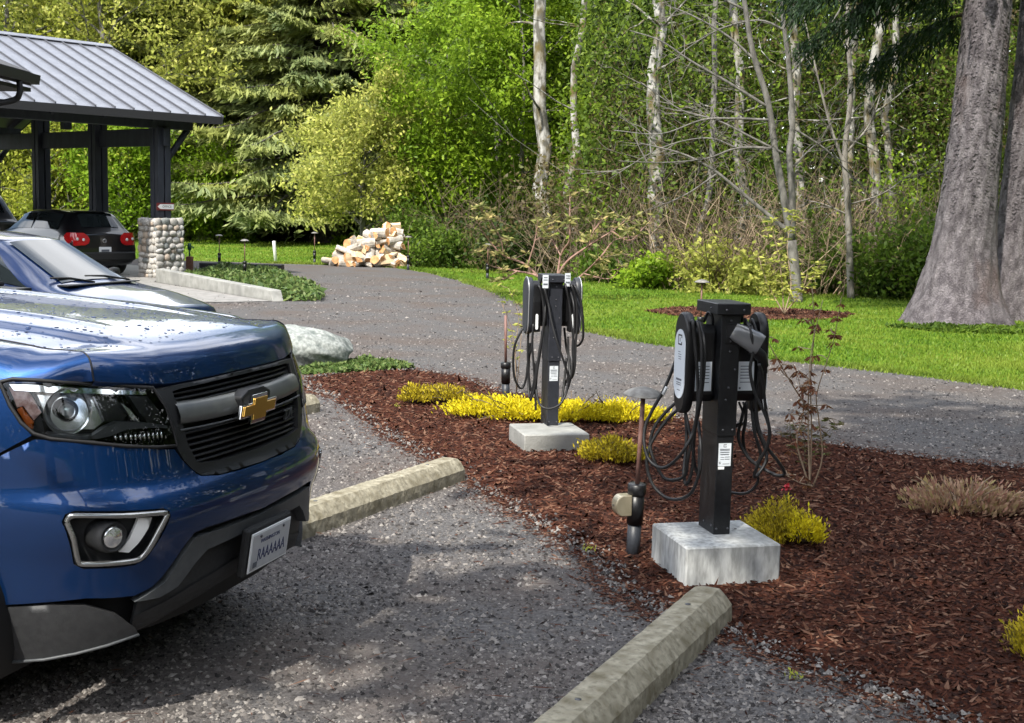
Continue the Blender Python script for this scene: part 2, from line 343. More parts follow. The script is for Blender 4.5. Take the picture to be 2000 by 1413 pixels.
# stray chips and needles spilled on the gravel beside the bed
BE = np.array(BED+BED[:1]); ke = rng.integers(0, len(BED), 16000); E0 = BE[ke]+(BE[ke+1]-BE[ke])*rng.uniform(0, 1, 16000)[:, None]+rng.normal(0, 1, (16000, 2))*rng.choice([.05, .10, .28], 16000, p=[.5, .35, .15])[:, None]; E0 = E0[~inpoly(E0, BED) & inpoly(E0, GRAVEL)]; n = len(E0)
tag(octa(np.c_[E0, np.full(n, .010)], rng.gamma(2.6, .006, n), rng.uniform(.003, .007, n), np.full(n, .002), rng.uniform(0, 6.28, n), rng.normal(0, .1, n), 'spilled_chips', MT['mulch_chip']), 'bark chips spilled along the edge of the gravel', 'mulch')

def blades(P, h, w, name, mat, z0=None, lean=.35, **k):
    """Upright blades, one triangle each."""
    n = len(P); a = rng.uniform(0, 6.28, n); d = np.c_[np.cos(a), np.sin(a)]*w[:, None]; z = np.zeros(n) if z0 is None else z0
    q = rng.normal(0, lean, (n, 2))*h[:, None]
    VV = np.stack([np.c_[P-d, z], np.c_[P+d, z], np.c_[P+q, z+h]], 1).reshape(-1, 3)
    o = mesh_np(name, VV, np.arange(3*n).reshape(-1, 3), mat); return tag(o, kind='stuff', **k)
P = frustum_pts(230000, 12.5, 62, 1.5, 1.2); P = P[~inpoly(P, GRAVEL) & ~inpoly(P, RING)]; n = len(P)
blades(P, rng.uniform(.02, .05, n)*(.8+P[:, 1]*.012), .003+P[:, 1]*.0004*rng.uniform(.6, 1.4, n), 'grass_blades', MT['grass'], label='short mown green grass of the lawn beyond the road', cat='grass')

# shaggy grass lip along the road and a little litter on the gravel
LE = np.array(LAWN_EDGE[1:15]); sg_ = rng.integers(0, len(LE)-1, 26000); tt_ = rng.uniform(0, 1, 26000); P = LE[sg_]+(LE[sg_+1]-LE[sg_])*tt_[:, None]+rng.normal(0, .09, (26000, 2))+np.array([.05, .05]); n = len(P)
blades(P, rng.uniform(.02, .085, n)*(.6+P[:, 1]*.01), .003+P[:, 1]*.0004*rng.uniform(.6, 1.4, n), 'edge_grass', MT['grass'], lean=.6, label='longer ragged grass along the gravel edge', cat='grass')
P = frustum_pts(1500, 3.3, 12, 1.4); P = P[inpoly(P, GRAVEL) & ~inpoly(P, BED)]; n = len(P)
tag(octa(np.c_[P, np.full(n, .02)], rng.gamma(2.2, .012, n).clip(.006, .07), rng.uniform(.0012, .003, n), np.full(n, .0015), rng.uniform(0, 6.28, n), rng.normal(0, .06, n), 'needle_litter', MT['mulch_chip']), 'thin brown needles and twigs lying on the gravel', 'litter')

def leaves(C, size, mat, name, parent=None, up=.4, w=.5, hang=None, kind=None, rg=None):
    """Rhombic leaves at the points C; `up` biases the blades to face the sky, `hang` gives them a direction."""
    r_ = rg or rng; n = len(C); s = size if hasattr(size, '__len__') else r_.uniform(.65, 1.35, n)*size
    a = r_.normal(0, 1, (n, 3)); 
    if hang is not None: a = a*.35+np.asarray(hang)
    a /= np.linalg.norm(a, axis=1)[:, None]+1e-9
    nn = r_.normal(0, 1, (n, 3)); nn[:, 2] += up*3*np.sign(up) if up else 0; b = np.cross(nn, a); b /= np.linalg.norm(b, axis=1)[:, None]+1e-9
    a = a*s[:, None]; b = b*(s*w)[:, None]; C = np.asarray(C)
    VV = np.stack([C-a*.5, C+b*.5, C+a*.5, C-b*.5], 1).reshape(-1, 3)
    o = mesh_np(name, VV, np.arange(4*n).reshape(-1, 4), mat, parent)
    if kind: o['kind'] = kind
    return o
# ================================================================== TREES
pm('bark_gray', (.13, .115, .10), (.26, .24, .215), scale=7, rough=.95, bump=.9, bscale=30, stretch=(1, 1, .35))
pm('bark_spruce', (.083, .072, .079), (.187, .168, .178), scale=9, rough=.95, bump=1., bscale=26, stretch=(1, 1, .45), lo=.38, hi=.66, c3=(.12, .08, .068), s3=1.3, lo3=.54, hi3=.72)
m_ = MT['bark_spruce']; n_ = m_.node_tree; b_ = [x for x in n_.nodes if x.type == 'BSDF_PRINCIPLED'][0]; tc_ = n_.nodes.new('ShaderNodeTexCoord'); mp_ = n_.nodes.new('ShaderNodeMapping'); mp_.inputs['Scale'].default_value = (1, 1, 1.9)
nz_ = n_.nodes.new('ShaderNodeTexNoise'); nz_.inputs['Scale'].default_value = 5; vm_ = n_.nodes.new('ShaderNodeMixRGB'); vm_.blend_type = 'ADD'; vm_.inputs[0].default_value = .35; vo_ = n_.nodes.new('ShaderNodeTexVoronoi'); vo_.feature = 'DISTANCE_TO_EDGE'; vo_.inputs['Scale'].default_value = 19
rp_ = n_.nodes.new('ShaderNodeValToRGB'); rp_.color_ramp.elements[0].position = .0; rp_.color_ramp.elements[0].color = (.45, .43, .43, 1); rp_.color_ramp.elements[1].position = .10; mu_ = n_.nodes.new('ShaderNodeMixRGB'); mu_.blend_type = 'MULTIPLY'; mu_.inputs[0].default_value = .4
L = n_.links; L.new(tc_.outputs['Object'], mp_.inputs[0]); L.new(mp_.outputs[0], nz_.inputs['Vector']); L.new(mp_.outputs[0], vm_.inputs[1]); L.new(nz_.outputs['Color'], vm_.inputs[2]); L.new(vm_.outputs[0], vo_.inputs['Vector']); L.new(vo_.outputs['Distance'], rp_.inputs[0])
src = b_.inputs['Base Color'].links[0].from_socket; L.new(src, mu_.inputs[1]); L.new(rp_.outputs[0], mu_.inputs[2]); L.new(mu_.outputs[0], b_.inputs['Base Color'])
bp_ = n_.nodes.new('ShaderNodeBump'); bp_.inputs['Strength'].default_value = 1; bp_.inputs['Distance'].default_value = .02; L.new(rp_.outputs[0], bp_.inputs['Height']); L.new(b_.inputs['Normal'].links[0].from_socket, bp_.inputs['Normal']); L.new(bp_.outputs[0], b_.inputs['Normal'])
pm('bark_alder', (.09, .085, .07), (.36, .35, .325), scale=4.2, rough=.9, bump=.6, bscale=20, lo=.44, hi=.60, c3=(.10, .075, .02), s3=1.6, lo3=.48, hi3=.62, stretch=(1.4, 1.4, .7))
pm('bark_pale', (.085, .08, .072), (.19, .18, .165), scale=10, rough=.9, bump=.5, stretch=(1, 1, .4))
pm('bark_dark', (.035, .028, .022), (.075, .06, .045), scale=10, rough=.95, bump=.5)
pm('twig_tan', (.22, .155, .10), (.38, .29, .20), island=True, rough=.9)
pm('twig_brown', (.07, .05, .033), (.19, .14, .09), island=True, rough=.9)
pm('twig_gray', (.07, .062, .055), (.19, .175, .155), island=True, rough=.9)
leafmat('leaf_bright', [(.13, .21, .012), (.20, .32, .018), (.34, .46, .04)], .42, patch=(.10, .18, .012), pscale=.55)
leafmat('leaf_mid', [(.05, .09, .012), (.095, .165, .017), (.17, .25, .03)], .38, patch=(.035, .07, .012), pscale=.45)
leafmat('leaf_fresh', [(.06, .10, .012), (.12, .19, .018), (.23, .31, .03)], .4, patch=(.05, .085, .014), pscale=.5)
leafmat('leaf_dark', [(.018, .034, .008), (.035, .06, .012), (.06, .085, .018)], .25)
leafmat('leaf_yellow', [(.22, .25, .03), (.36, .38, .045), (.50, .50, .09)], .4, patch=(.22, .27, .035), pscale=.5)
leafmat('leaf_tan', [(0.217, 0.246, 0.051), (0.348, 0.377, 0.065), (0.493, 0.478, 0.131)], .35)
leafmat('needle', [(.09, .13, .035), (.19, .24, .05), (.34, .37, .07)], .33, patch=(.42, .42, .07), pscale=.35)
leafmat('needle_blue', [(.11, .15, .06), (.20, .25, .10), (.33, .37, .15)], .33, patch=(.34, .36, .09), pscale=.35)
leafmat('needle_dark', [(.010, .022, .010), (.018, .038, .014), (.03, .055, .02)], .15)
leafmat('leaf_brown', [(.06, .045, .02), (.11, .085, .035), (.10, .13, .03)], .25)

def limb(r_, p, d, L, r0, n=6, wob=.12, sag=0.):
    """A crooked tapering limb: points and radii."""
    pts = [Vector(p)]; d = Vector(d).normalized(); rad = [r0]
    for i in range(n):
        d = (d+Vector(r_.normal(0, wob, 3))+Vector((0, 0, sag))).normalized(); pts.append(pts[-1]+d*(L/n)); rad.append(max(r0*(1-.88*(i+1)/n), .004))
    return pts, rad
def broad_tree(name, label, cat, loc, H, r0, bark, leaf, n_leaf, size, crown=(.35, 1.), spread=.35, seed=0, lean=(0, 0), nl=16, group=None, clump=.55, seg=7, sub=5, bare=False, twig=None, up=.45, ascend=.5, ntw=0):
    r_ = np.random.default_rng(seed); t = empty(name, loc, label=label, cat=cat, group=group)
    mb = MB(); d = Vector((lean[0], lean[1], 1)); tp, tr = limb(r_, (0, 0, -.15), d, H*.97, r0, 11, .045)
    tr[0] = r0*1.35; mb.tube(tp, tr, 9); tips = []
    for i in range(nl):
        h = lerp(crown[0], .97, (i+r_.uniform(0, 1))/nl); k = min(int(h*11), 10); f_ = h*11-k; p = tp[k].lerp(tp[k+1], f_); rad = lerp(tr[k], tr[k+1], f_)
        a = i*2.4+r_.uniform(-.5, .5); el = r_.uniform(ascend-.3, ascend+.35); L = H*spread*(1.15-.75*abs(h-.55))*r_.uniform(.7, 1.2)
        lp, lr = limb(r_, p, (math.cos(a)*math.cos(el), math.sin(a)*math.cos(el), math.sin(el)), L, rad*.55, 6, .14, .02); mb.tube(lp, lr, 5, False)
        for s in range(sub):
            q = r_.integers(2, 6); dd = (lp[min(q+1, 6)]-lp[q-1]).normalized()+Vector(r_.normal(0, .6, 3)); sp, sr = limb(r_, lp[q], dd, L*r_.uniform(.3, .55), lr[q]*.6, 4, .2); mb.tube(sp, sr, 4, False); tips += sp[1:]
            for w in range(ntw):
                z = sp[r_.integers(1, 5)]; wp, wr = limb(r_, z, dd+Vector(r_.normal(0, .7, 3)), L*r_.uniform(.12, .3), .007, 3, .2); mb.tube(wp, [.008, .006, .005, .003], 3, False); tips += wp[1:]
        tips += lp[3:]
    mb.build('trunk', bark, t, fix=False)
    if not bare and n_leaf:
        T = np.array([tuple(x) for x in tips]); C = T[r_.integers(0, len(T), n_leaf)]+r_.normal(0, clump, (n_leaf, 3))*r_.uniform(.2, 1, (n_leaf, 1)); C[:, 2] = np.maximum(C[:, 2], .05)
        leaves(C, size, leaf, 'crown', t, up=up, rg=r_)
    return t
def conifer(name, label, cat, loc, H, r0, bark, leaf, nb, blen, seed=0, z0=.04, droop=.35, per=110, size=.34, group=None, ymin=None, zmax=1.):
    """Spruce: whorls of long drooping boughs hung with needle sprays."""
    r_ = np.random.default_rng(seed); t = empty(name, loc, label=label, cat=cat, group=group); mb = MB()
    mb.tube([(0, 0, -.2), (0, 0, H*.1), (.05, .03, H*.5), (0, 0, H)], [r0*1.5, r0, r0*.6, .02], 10); Cs = []; Hs = []
    for i in range(nb):
        h = z0+(zmax-z0)*(i+r_.uniform(0, 1))/nb; a = i*2.399+r_.uniform(-.3, .3); L = blen*(1-h)**.75*r_.uniform(.75, 1.15)+.3
        d = Vector((math.cos(a), math.sin(a), r_.uniform(.05, .3)-.12*(1-h))); pts = [Vector((0, 0, h*H))]
        for k in range(8):
            pts.append(pts[-1]+d.normalized()*(L/8)); d.z -= droop*(.16 if k < 5 else -.14); d += Vector(r_.normal(0, .05, 3))
        mb.tube(pts, [max(r0*.16*(1-h)*(1-k/9), .01)+.006 for k in range(9)], 4, False)
        n = int(per*(.35+.65*L/blen)); q = r_.uniform(.12, 1, n)**.6*8; b = np.minimum(q.astype(int), 7); PA = np.array([tuple(p) for p in pts])
        c = PA[b]+(PA[b+1]-PA[b])*(q-b)[:, None]; ax = np.array([math.cos(a), math.sin(a), 0.]); sd = np.array([-math.sin(a), math.cos(a), 0.])
        lat = r_.normal(0, 1, n); wid = L*.20*(1.15-(q/8))*lat; c = c+sd*wid[:, None]-np.abs(wid)[:, None]*ax*.35; c[:, 2] -= np.abs(r_.normal(0, .16, n))*L*.13+np.abs(wid)*.25
        Cs.append(c); Hs.append(ax[None]*.55+sd[None]*np.sign(lat)[:, None]*.45+np.array([0, 0, -.38]))
    mb.build('trunk', bark, t, fix=False); C = np.concatenate(Cs); HH = np.concatenate(Hs)
    leaves(C, size, leaf, 'crown', t, up=.5, w=.26, hang=HH, rg=r_); return t
def shrub(name, label, cat, loc, r, h, leaf, n, size, seed=0, stems=9, twig='twig_brown', group=None, up=.4, w=.55, twr=.012, fill=.3):
    r_ = np.random.default_rng(seed); t = empty(name, loc, label=label, cat=cat, group=group); mb = MB(); tips = []
    for i in range(stems):
        a = r_.uniform(0, 6.28); el = r_.uniform(.6, 1.45); p, q = limb(r_, (r_.normal(0, .12*r), r_.normal(0, .12*r), -.03), (math.cos(a)*math.cos(el)*r/h*1.6, math.sin(a)*math.cos(el)*r/h*1.6, math.sin(el)), h*r_.uniform(.7, 1.1), twr, 6, .13); mb.tube(p, q, 4, False); tips += p[2:]
        for s in range(3): k = r_.integers(2, 6); b, c = limb(r_, p[k], Vector(r_.normal(0, 1, 3))+Vector((0, 0, .5)), h*.35, twr*.5, 3, .2); mb.tube(b, c, 3, False); tips += b[1:]
    mb.build('stems', MT[twig], t, fix=False); T = np.array([tuple(x) for x in tips])
    C = T[r_.integers(0, len(T), n)]+r_.normal(0, 1, (n, 3))*np.array([r, r, h])*fill*.5; C[:, 2] = np.abs(C[:, 2])
    leaves(C, size, MT[leaf], 'foliage', t, up=up, w=w, rg=r_); return t

# ---- far wood that closes the view
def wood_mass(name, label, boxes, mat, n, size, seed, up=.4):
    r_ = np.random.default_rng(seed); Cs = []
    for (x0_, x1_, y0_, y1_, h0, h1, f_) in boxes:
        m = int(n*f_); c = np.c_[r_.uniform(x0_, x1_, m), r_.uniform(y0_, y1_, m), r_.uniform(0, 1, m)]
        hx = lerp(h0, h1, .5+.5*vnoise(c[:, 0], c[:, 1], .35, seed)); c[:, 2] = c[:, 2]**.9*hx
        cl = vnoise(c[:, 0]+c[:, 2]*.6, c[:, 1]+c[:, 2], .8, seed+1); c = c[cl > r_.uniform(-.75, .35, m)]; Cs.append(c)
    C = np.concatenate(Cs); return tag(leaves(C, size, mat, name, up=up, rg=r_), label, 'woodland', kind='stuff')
wood_mass('far_wood', 'dense far woodland closing the view behind the nearer trees', [(-46, 12, 68, 76, 13.5, 15.5, .6), (-4, 46, 48, 58, 20, 26, .5)], MT['leaf_mid'], 130000, .66, 11)
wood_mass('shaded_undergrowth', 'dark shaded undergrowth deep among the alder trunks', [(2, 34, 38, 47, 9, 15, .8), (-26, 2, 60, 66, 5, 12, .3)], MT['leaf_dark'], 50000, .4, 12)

# ---- left: sunlit conifers and broadleaf trees behind the canopy
CG = 'spruce trees behind the lawn'
SPR = []
SPR.append(conifer('spruce_tree', 'broad spruce with drooping sunlit boughs behind the log heap and dark hollow', 'tree', (-8.4, 58.5, 0), 16.5, .75, MT['bark_spruce'], MT['needle_blue'], 170, 8.8, 1, z0=.07, per=780, size=.47, group=CG, zmax=.85))
SPR.append(conifer('spruce_tree', 'blue green spruce rising over the right end of the canopy roof', 'tree', (-14.6, 66, 0), 16, .6, MT['bark_spruce'], MT['needle_blue'], 130, 7.5, 2, z0=.05, per=680, size=.47, group=CG, zmax=.85))
SPR.append(conifer('spruce_tree', 'yellow green spruce between the broad spruce and the bright green alder', 'tree', (-3.4, 60, 0), 15.5, .5, MT['bark_spruce'], MT['needle'], 120, 6.5, 3, z0=.05, per=680, size=.47, group=CG, zmax=.85))
for src, x, y, rz, s, lb in ((0, -17.6, 63, 2.1, 1.0, 'grey green spruce behind the canopy ridge'), (0, -11.6, 64.5, 4.0, 1.05, 'spruce filling the gap left of the broad spruce'), (2, -6.2, 64, 1.0, 1.05, 'yellow tipped spruce close behind the broad spruce'), (2, .8, 57, 3.0, .95, 'spruce standing behind the fresh green alder'), (0, -23, 68, 5.0, 1.0, 'spruce far behind the left end of the canopy roof')):
    c = copy_tree(SPR[src]); c.location = (x, y, 0); c.rotation_euler = (0, 0, rz); c.scale = (s, s, s); c['label'] = lb
broad_tree('hemlock_tree', 'low feathery yellow green tree overhanging the log heap', 'tree', (-5.0, 42.5, 0), 5.0, .13, MT['bark_pale'], MT['leaf_tan'], 22000, .15, crown=(.2, 1), seed=4, spread=.55, nl=24, clump=.36, ascend=.2)
BG = 'broadleaf trees behind the canopy'
broad_tree('maple_tree', 'pale yellow green maple with bare grey limbs left above the canopy roof', 'tree', (-23.4, 58, 0), 13.5, .3, MT['bark_pale'], MT['leaf_yellow'], 20000, .2, crown=(.2, 1), seed=21, spread=.42, nl=22, group=BG, ntw=3)
broad_tree('maple_tree', 'tan and yellow maple above the ridge end of the canopy roof', 'tree', (-17.6, 56.5, 0), 13.2, .28, MT['bark_pale'], MT['leaf_tan'], 26000, .23, crown=(.2, 1), seed=22, spread=.4, nl=22, group=BG, ntw=2)
for i, (x, y, h, m, sd, lb) in enumerate([(-24.5, 56, 6.5, 'leaf_yellow', 31, 'yellow green bushy tree seen through the left bay of the canopy'), (-20.3, 55, 6.8, 'leaf_yellow', 32, 'yellow green bushy tree seen through the middle bay of the canopy'),
    (-16.6, 54, 4.6, 'leaf_bright', 33, 'bright green leafy bush seen through the right bay of the canopy'), (-13.2, 56, 3.3, 'leaf_bright', 34, 'bright green vine bush just right of the stone pillar')]):
    broad_tree('bushy_tree', lb, 'tree', (x, y, 0), h, .12, MT['bark_gray'], MT[m], 11500, .19, crown=(.05, 1), seed=sd, spread=.5, nl=20, clump=.75, ntw=2)
conifer('spruce_tree', 'olive green spruce skirt behind the stone pillar', 'tree', (-13.2, 61, 0), 13, .25, MT['bark_spruce'], MT['needle'], 110, 4.8, 6, z0=.03, per=330, size=.32, group=CG)

wood_mass('conifer_fill', 'mixed sunlit conifer foliage between the spruces behind the lawn', [(-24, -1, 60, 65, 10, 14.5, 1.)], MT['needle'], 95000, .36, 15)

# ---- middle: fresh green alders
AG = 'fresh green trees in the middle of the wood edge'
broad_tree('alder_tree', 'tall fresh green alder filling the middle above the log heap', 'tree', (-.5, 47, 0), 16, .2, MT['bark_gray'], MT['leaf_bright'], 28000, .19, crown=(.08, 1), seed=41, spread=.22, nl=26, group=AG, clump=.45, ntw=2)
broad_tree('alder_tree', 'dense green alder right of the log heap with a thicket of stems', 'tree', (-2.4, 42, 0), 7.5, .09, MT['bark_gray'], MT['leaf_bright'], 24000, .16, crown=(.06, 1), seed=42, spread=.28, nl=22, group=AG, clump=.5)
broad_tree('alder_tree', 'leafy green alder in front of the mossy white trunk', 'tree', (.2, 43.5, 0), 10.5, .1, MT['bark_gray'], MT['leaf_bright'], 24000, .16, crown=(.1, 1), seed=43, spread=.3, nl=24, group=AG, clump=.55)
broad_tree('alder_tree', 'green alder behind the two pale trunks above the far charger', 'tree', (3.2, 48, 0), 17, .2, MT['bark_gray'], MT['leaf_mid'], 27000, .19, crown=(.08, 1), seed=44, spread=.3, nl=26, group=AG, clump=.65)
broad_tree('alder_tree', 'loose leaved green alder among thin trunks right of the middle', 'tree', (8.5, 47, 0), 18, .18, MT['bark_gray'], MT['leaf_mid'], 23000, .19, crown=(.05, 1), seed=45, spread=.32, nl=26, group=AG, clump=.8)
broad_tree('alder_tree', 'sparse brown green tree behind the bare grey tree', 'tree', (11.5, 42, 0), 17, .15, MT['bark_gray'], MT['leaf_brown'], 18000, .16, crown=(.05, 1), seed=46, spread=.3, nl=26, group=AG, clump=.8, ntw=2)
broad_tree('alder_tree', 'sparse brown green tree beside the big spruce trunks', 'tree', (15.5, 41, 0), 17, .15, MT['bark_gray'], MT['leaf_brown'], 17000, .16, crown=(.05, 1), seed=47, spread=.3, nl=24, group=AG, clump=.8, ntw=2)
broad_tree('alder_tree', 'dull green tree showing right of the big spruce trunks', 'tree', (19.5, 40, 0), 16, .15, MT['bark_gray'], MT['leaf_mid'], 16000, .19, crown=(.05, 1), seed=48, spread=.32, nl=22, group=AG, clump=.8)

# ---- pale alder trunks in the wood
TG = 'pale alder trunks in the wood'
def pole_tree(label, base, top, r, seed, mat='bark_alder'):
    r_ = np.random.default_rng(seed); b = Vector(base); t = empty('pale_alder', b, label=label, cat='tree', group=TG); mb = MB(); n = 12; d = Vector(top)-b
    pts = [d*(i/n)+Vector((r_.normal(0, .09), r_.normal(0, .09), 0))*(i > 0) for i in range(n+1)]; pts[0].z = -.2
    mb.tube(pts, [r*(1.35 if i == 0 else 1-.55*i/n)*r_.uniform(.93, 1.07) for i in range(n+1)], 10)
    
    for i in range(12):
        k = r_.integers(4, n); a = r_.uniform(0, 6.28); p, q = limb(r_, pts[k], (math.cos(a), math.sin(a), r_.uniform(-.1, .8)), r_.uniform(1, 3), r*.2, 5, .2); mb.tube(p, q, 4, False)
    mb.build('trunk', MT[mat], t, fix=False); return t
def ray_pt(px, py, Y):      # helper: a point of the real wood at depth Y
    d = fw*2500+rr*(px-1000)+uu*(706.5-py); return Vector((0, 0, 1.8))+d*(Y/d.y)
for i, (xb, xt, Y, r, lb, m) in enumerate([
    (1068, 1046, 37.5, .25, 'thick white alder trunk with orange moss behind the far charger', 'bark_alder'),
    (1112, 1133, 36.5, .13, 'slender grey alder trunk just right of the mossy white trunk', 'bark_alder'),
    (1288, 1282, 32.5, .21, 'pale blotched alder trunk left of the bare grey tree', 'bark_alder'),
    (1368, 1400, 32.0, .09, 'thin grey leaning trunk behind the branches of the bare tree', 'bark_pale'),
    (1455, 1440, 33.0, .15, 'dim grey trunk just left of the bare grey tree', 'bark_alder'),
    (1572, 1550, 31.5, .14, 'white alder trunk just right of the forked bare tree', 'bark_alder'),
    (1654, 1664, 32.0, .12, 'white trunk behind the thin dark tree on the lawn edge', 'bark_alder'),
    (1705, 1708, 31.0, .15, 'broad white alder trunk with moss left of the hanging spruce boughs', 'bark_alder'),
    (1738, 1742, 31.5, .11, 'sunlit white alder trunk nearest the big spruce', 'bark_alder')]):
    b = ray_pt(xb, 520, Y); tp = ray_pt(xt, 0, Y+.5); d = tp-Vector((b.x, Y, 0)); tp = Vector((b.x, Y, 0))+d*1.8
    pole_tree(lb, (b.x, Y, 0), tp, r, 60+i, m)

# ---- bare twiggy thicket and the green skirts along the wood edge
def thicket(name, label, boxes, mat, n, seed, hmin, hmax, rad=.012):
    r_ = np.random.default_rng(seed); mb = MB(); k = 0
    for (x0_, x1_, y0_, y1_, f_) in boxes:
        for i in range(int(n*f_)):
            t = r_.uniform(0, 1); x = lerp(x0_, x1_, t)+r_.normal(0, .5); y = lerp(y0_, y1_, t)+abs(r_.normal(0, 1.8)); h = r_.uniform(hmin, hmax)
            p, q = limb(r_, (x, y, -.05), (r_.normal(0, .45), r_.normal(0, .45), 1), h, rad*r_.uniform(.7, 1.6), 5, .16); mb.tube(p, q, 3, False, False)
            for s in range(2): j = r_.integers(1, 5); b, c = limb(r_, p[j], (r_.normal(0, 1), r_.normal(0, 1), .6), h*.4, rad*.6, 3, .2); mb.tube(b, c, 3, False, False)
    return tag(mb.build(name, mat, fix=False), label, 'undergrowth', kind='stuff')
thicket('bare_thicket', 'tangled tan bare stems of the undergrowth at the wood edge', [(1.2, 4.6, 33, 28.5, .34), (4.6, 11, 28.5, 28.5, .5), (-2.8, 1, 39, 36, .2)], MT['twig_brown'], 620, 71, 1.2, 3.6)
thicket('tall_thicket', 'tall thin bare saplings filling the shaded wood', [(3, 18, 33, 32, 1.)], MT['twig_gray'], 90, 72, 3, 9, .012)
wood_mass('leafy_understory', 'thin fresh leaves scattered through the shaded wood', [(1.5, 20, 33.5, 40, 5, 12, .8), (1, 18, 30, 33.5, 3, 11, .22)], MT['leaf_fresh'], 95000, .14, 74)
wood_mass('brown_understory', 'dull brown and olive leaves scattered through the shaded wood', [(2, 20, 33, 39, 4, 11, 1.)], MT['leaf_brown'], 50000, .12, 75)
thicket('tan_thicket', 'pale dry canes among the alder trunks', [(7, 13, 30, 29, .6), (4, 8, 29, 28, .4)], MT['twig_tan'], 420, 73, 1.2, 3.0, .011)
SG = 'shrubs along the edge of the wood'
for i, (x, y, r, h, m, n, lb) in enumerate([
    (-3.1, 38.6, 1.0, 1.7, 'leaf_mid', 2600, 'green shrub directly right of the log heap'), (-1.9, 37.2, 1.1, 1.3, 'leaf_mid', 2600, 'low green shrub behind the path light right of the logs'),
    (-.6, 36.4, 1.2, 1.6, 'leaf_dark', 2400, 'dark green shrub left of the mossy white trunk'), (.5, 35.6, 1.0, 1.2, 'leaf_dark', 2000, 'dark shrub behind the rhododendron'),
    (2.2, 31.5, .9, 1.0, 'leaf_mid', 1800, 'green shrub at the lawn edge right of the far charger'), (3.1, 29.4, 1.0, .8, 'leaf_bright', 2000, 'bright green low shrub behind the post light over the near charger'),
    (4.4, 29.0, 1.2, 1.3, 'leaf_tan', 2200, 'tan leaved shrub left of the bare tree foot'), (5.4, 28.4, 1.0, 1.0, 'leaf_tan', 1800, 'pale flowered shrub at the foot of the bare tree'),
    (6.7, 29.3, 1.2, 1.6, 'leaf_mid', 2400, 'green shrub between the bare tree and the thin dark tree'), (8.0, 28.3, 1.3, 1.5, 'leaf_mid', 3200, 'dense green shrub right of the thin dark tree'),
    (9.0, 27.3, 1.2, 1.9, 'leaf_mid', 3600, 'tall dense green shrub against the left of the big spruce'), (12.0, 28.5, 1.6, 2.2, 'leaf_bright', 3200, 'sunlit green shrub right of the big spruce trunks'),
    (7.3, 33, 1.6, 3.2, 'leaf_mid', 3800, 'tall green shrub deep in the wood behind the thin dark tree'), (9.8, 31.5, 1.6, 3.0, 'leaf_bright', 3000, 'sunlit leafy shrub behind the white trunks'), (4.0, 33.0, 1.5, 3.0, 'leaf_brown', 2600, 'brownish tall shrub behind the near charger lamp'), (1.6, 35, 1.4, 3.2, 'leaf_brown', 2600, 'brown green shrub right of the mossy trunk')]):
    shrub('shrub', lb, 'shrub', (x, y, 0), r, h, m, n, .13, 80+i, 12, group=SG)
# ferny plants at the dark foot of the broad spruce
for i, (x, y, lb) in enumerate([(-7.2, 56, 'low green plants before the dark hollow left of the spruce foot'), (-5.6, 54, 'low green plants at the foot of the broad spruce')]):
    shrub('low_plants', lb, 'plant', (x, y, 0), 1.5, .55, 'leaf_bright', 1500, .16, 100+i, 10)
# lawn-side hedge darkness: brush under the spruce
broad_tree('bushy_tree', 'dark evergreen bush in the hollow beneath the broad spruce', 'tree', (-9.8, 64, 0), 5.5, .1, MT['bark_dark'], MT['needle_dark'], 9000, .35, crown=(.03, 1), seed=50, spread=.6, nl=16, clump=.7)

# ---- the forked bare tree
def traced(name, label, cat, base, limbs, bark, Y, twn=0, seed=0, twl=1.2, tm=None):
    r_ = np.random.default_rng(seed); t = empty(name, base, label=label, cat=cat); B = Vector(base); mb = MB(); tw = MB()
    for pts, ra, rb in limbs:
        W = []
        for q in pts: W.append(ray_pt(q[0], q[1], Y+(q[2] if len(q) > 2 else 0))-B)
        sp = spline(W, 5); n = len(sp); mb.tube(sp, [lerp(ra, rb, i/(n-1)) for i in range(n)], 8 if ra > .04 else 5)
        if twn and ra < .075:
            for i in range(int(twn*n/8)):
                k = r_.integers(1, n-1); d = (sp[k+1]-sp[k-1]).normalized()+Vector(r_.normal(0, .55, 3)); p, q = limb(r_, sp[k], d, twl*r_.uniform(.4, 1.2), .011, 5, .16); tw.tube(p, q, 3, False)
                for s in range(2): b, c = limb(r_, p[r_.integers(1, 5)], d+Vector(r_.normal(0, .7, 3)), twl*.4, .006, 3, .2); tw.tube(b, c, 3, False)
    mb.build('trunk', bark, t, fix=False)
    if tw.v: tw.build('twigs', tm or MT['twig_gray'], t, fix=False)
    return t
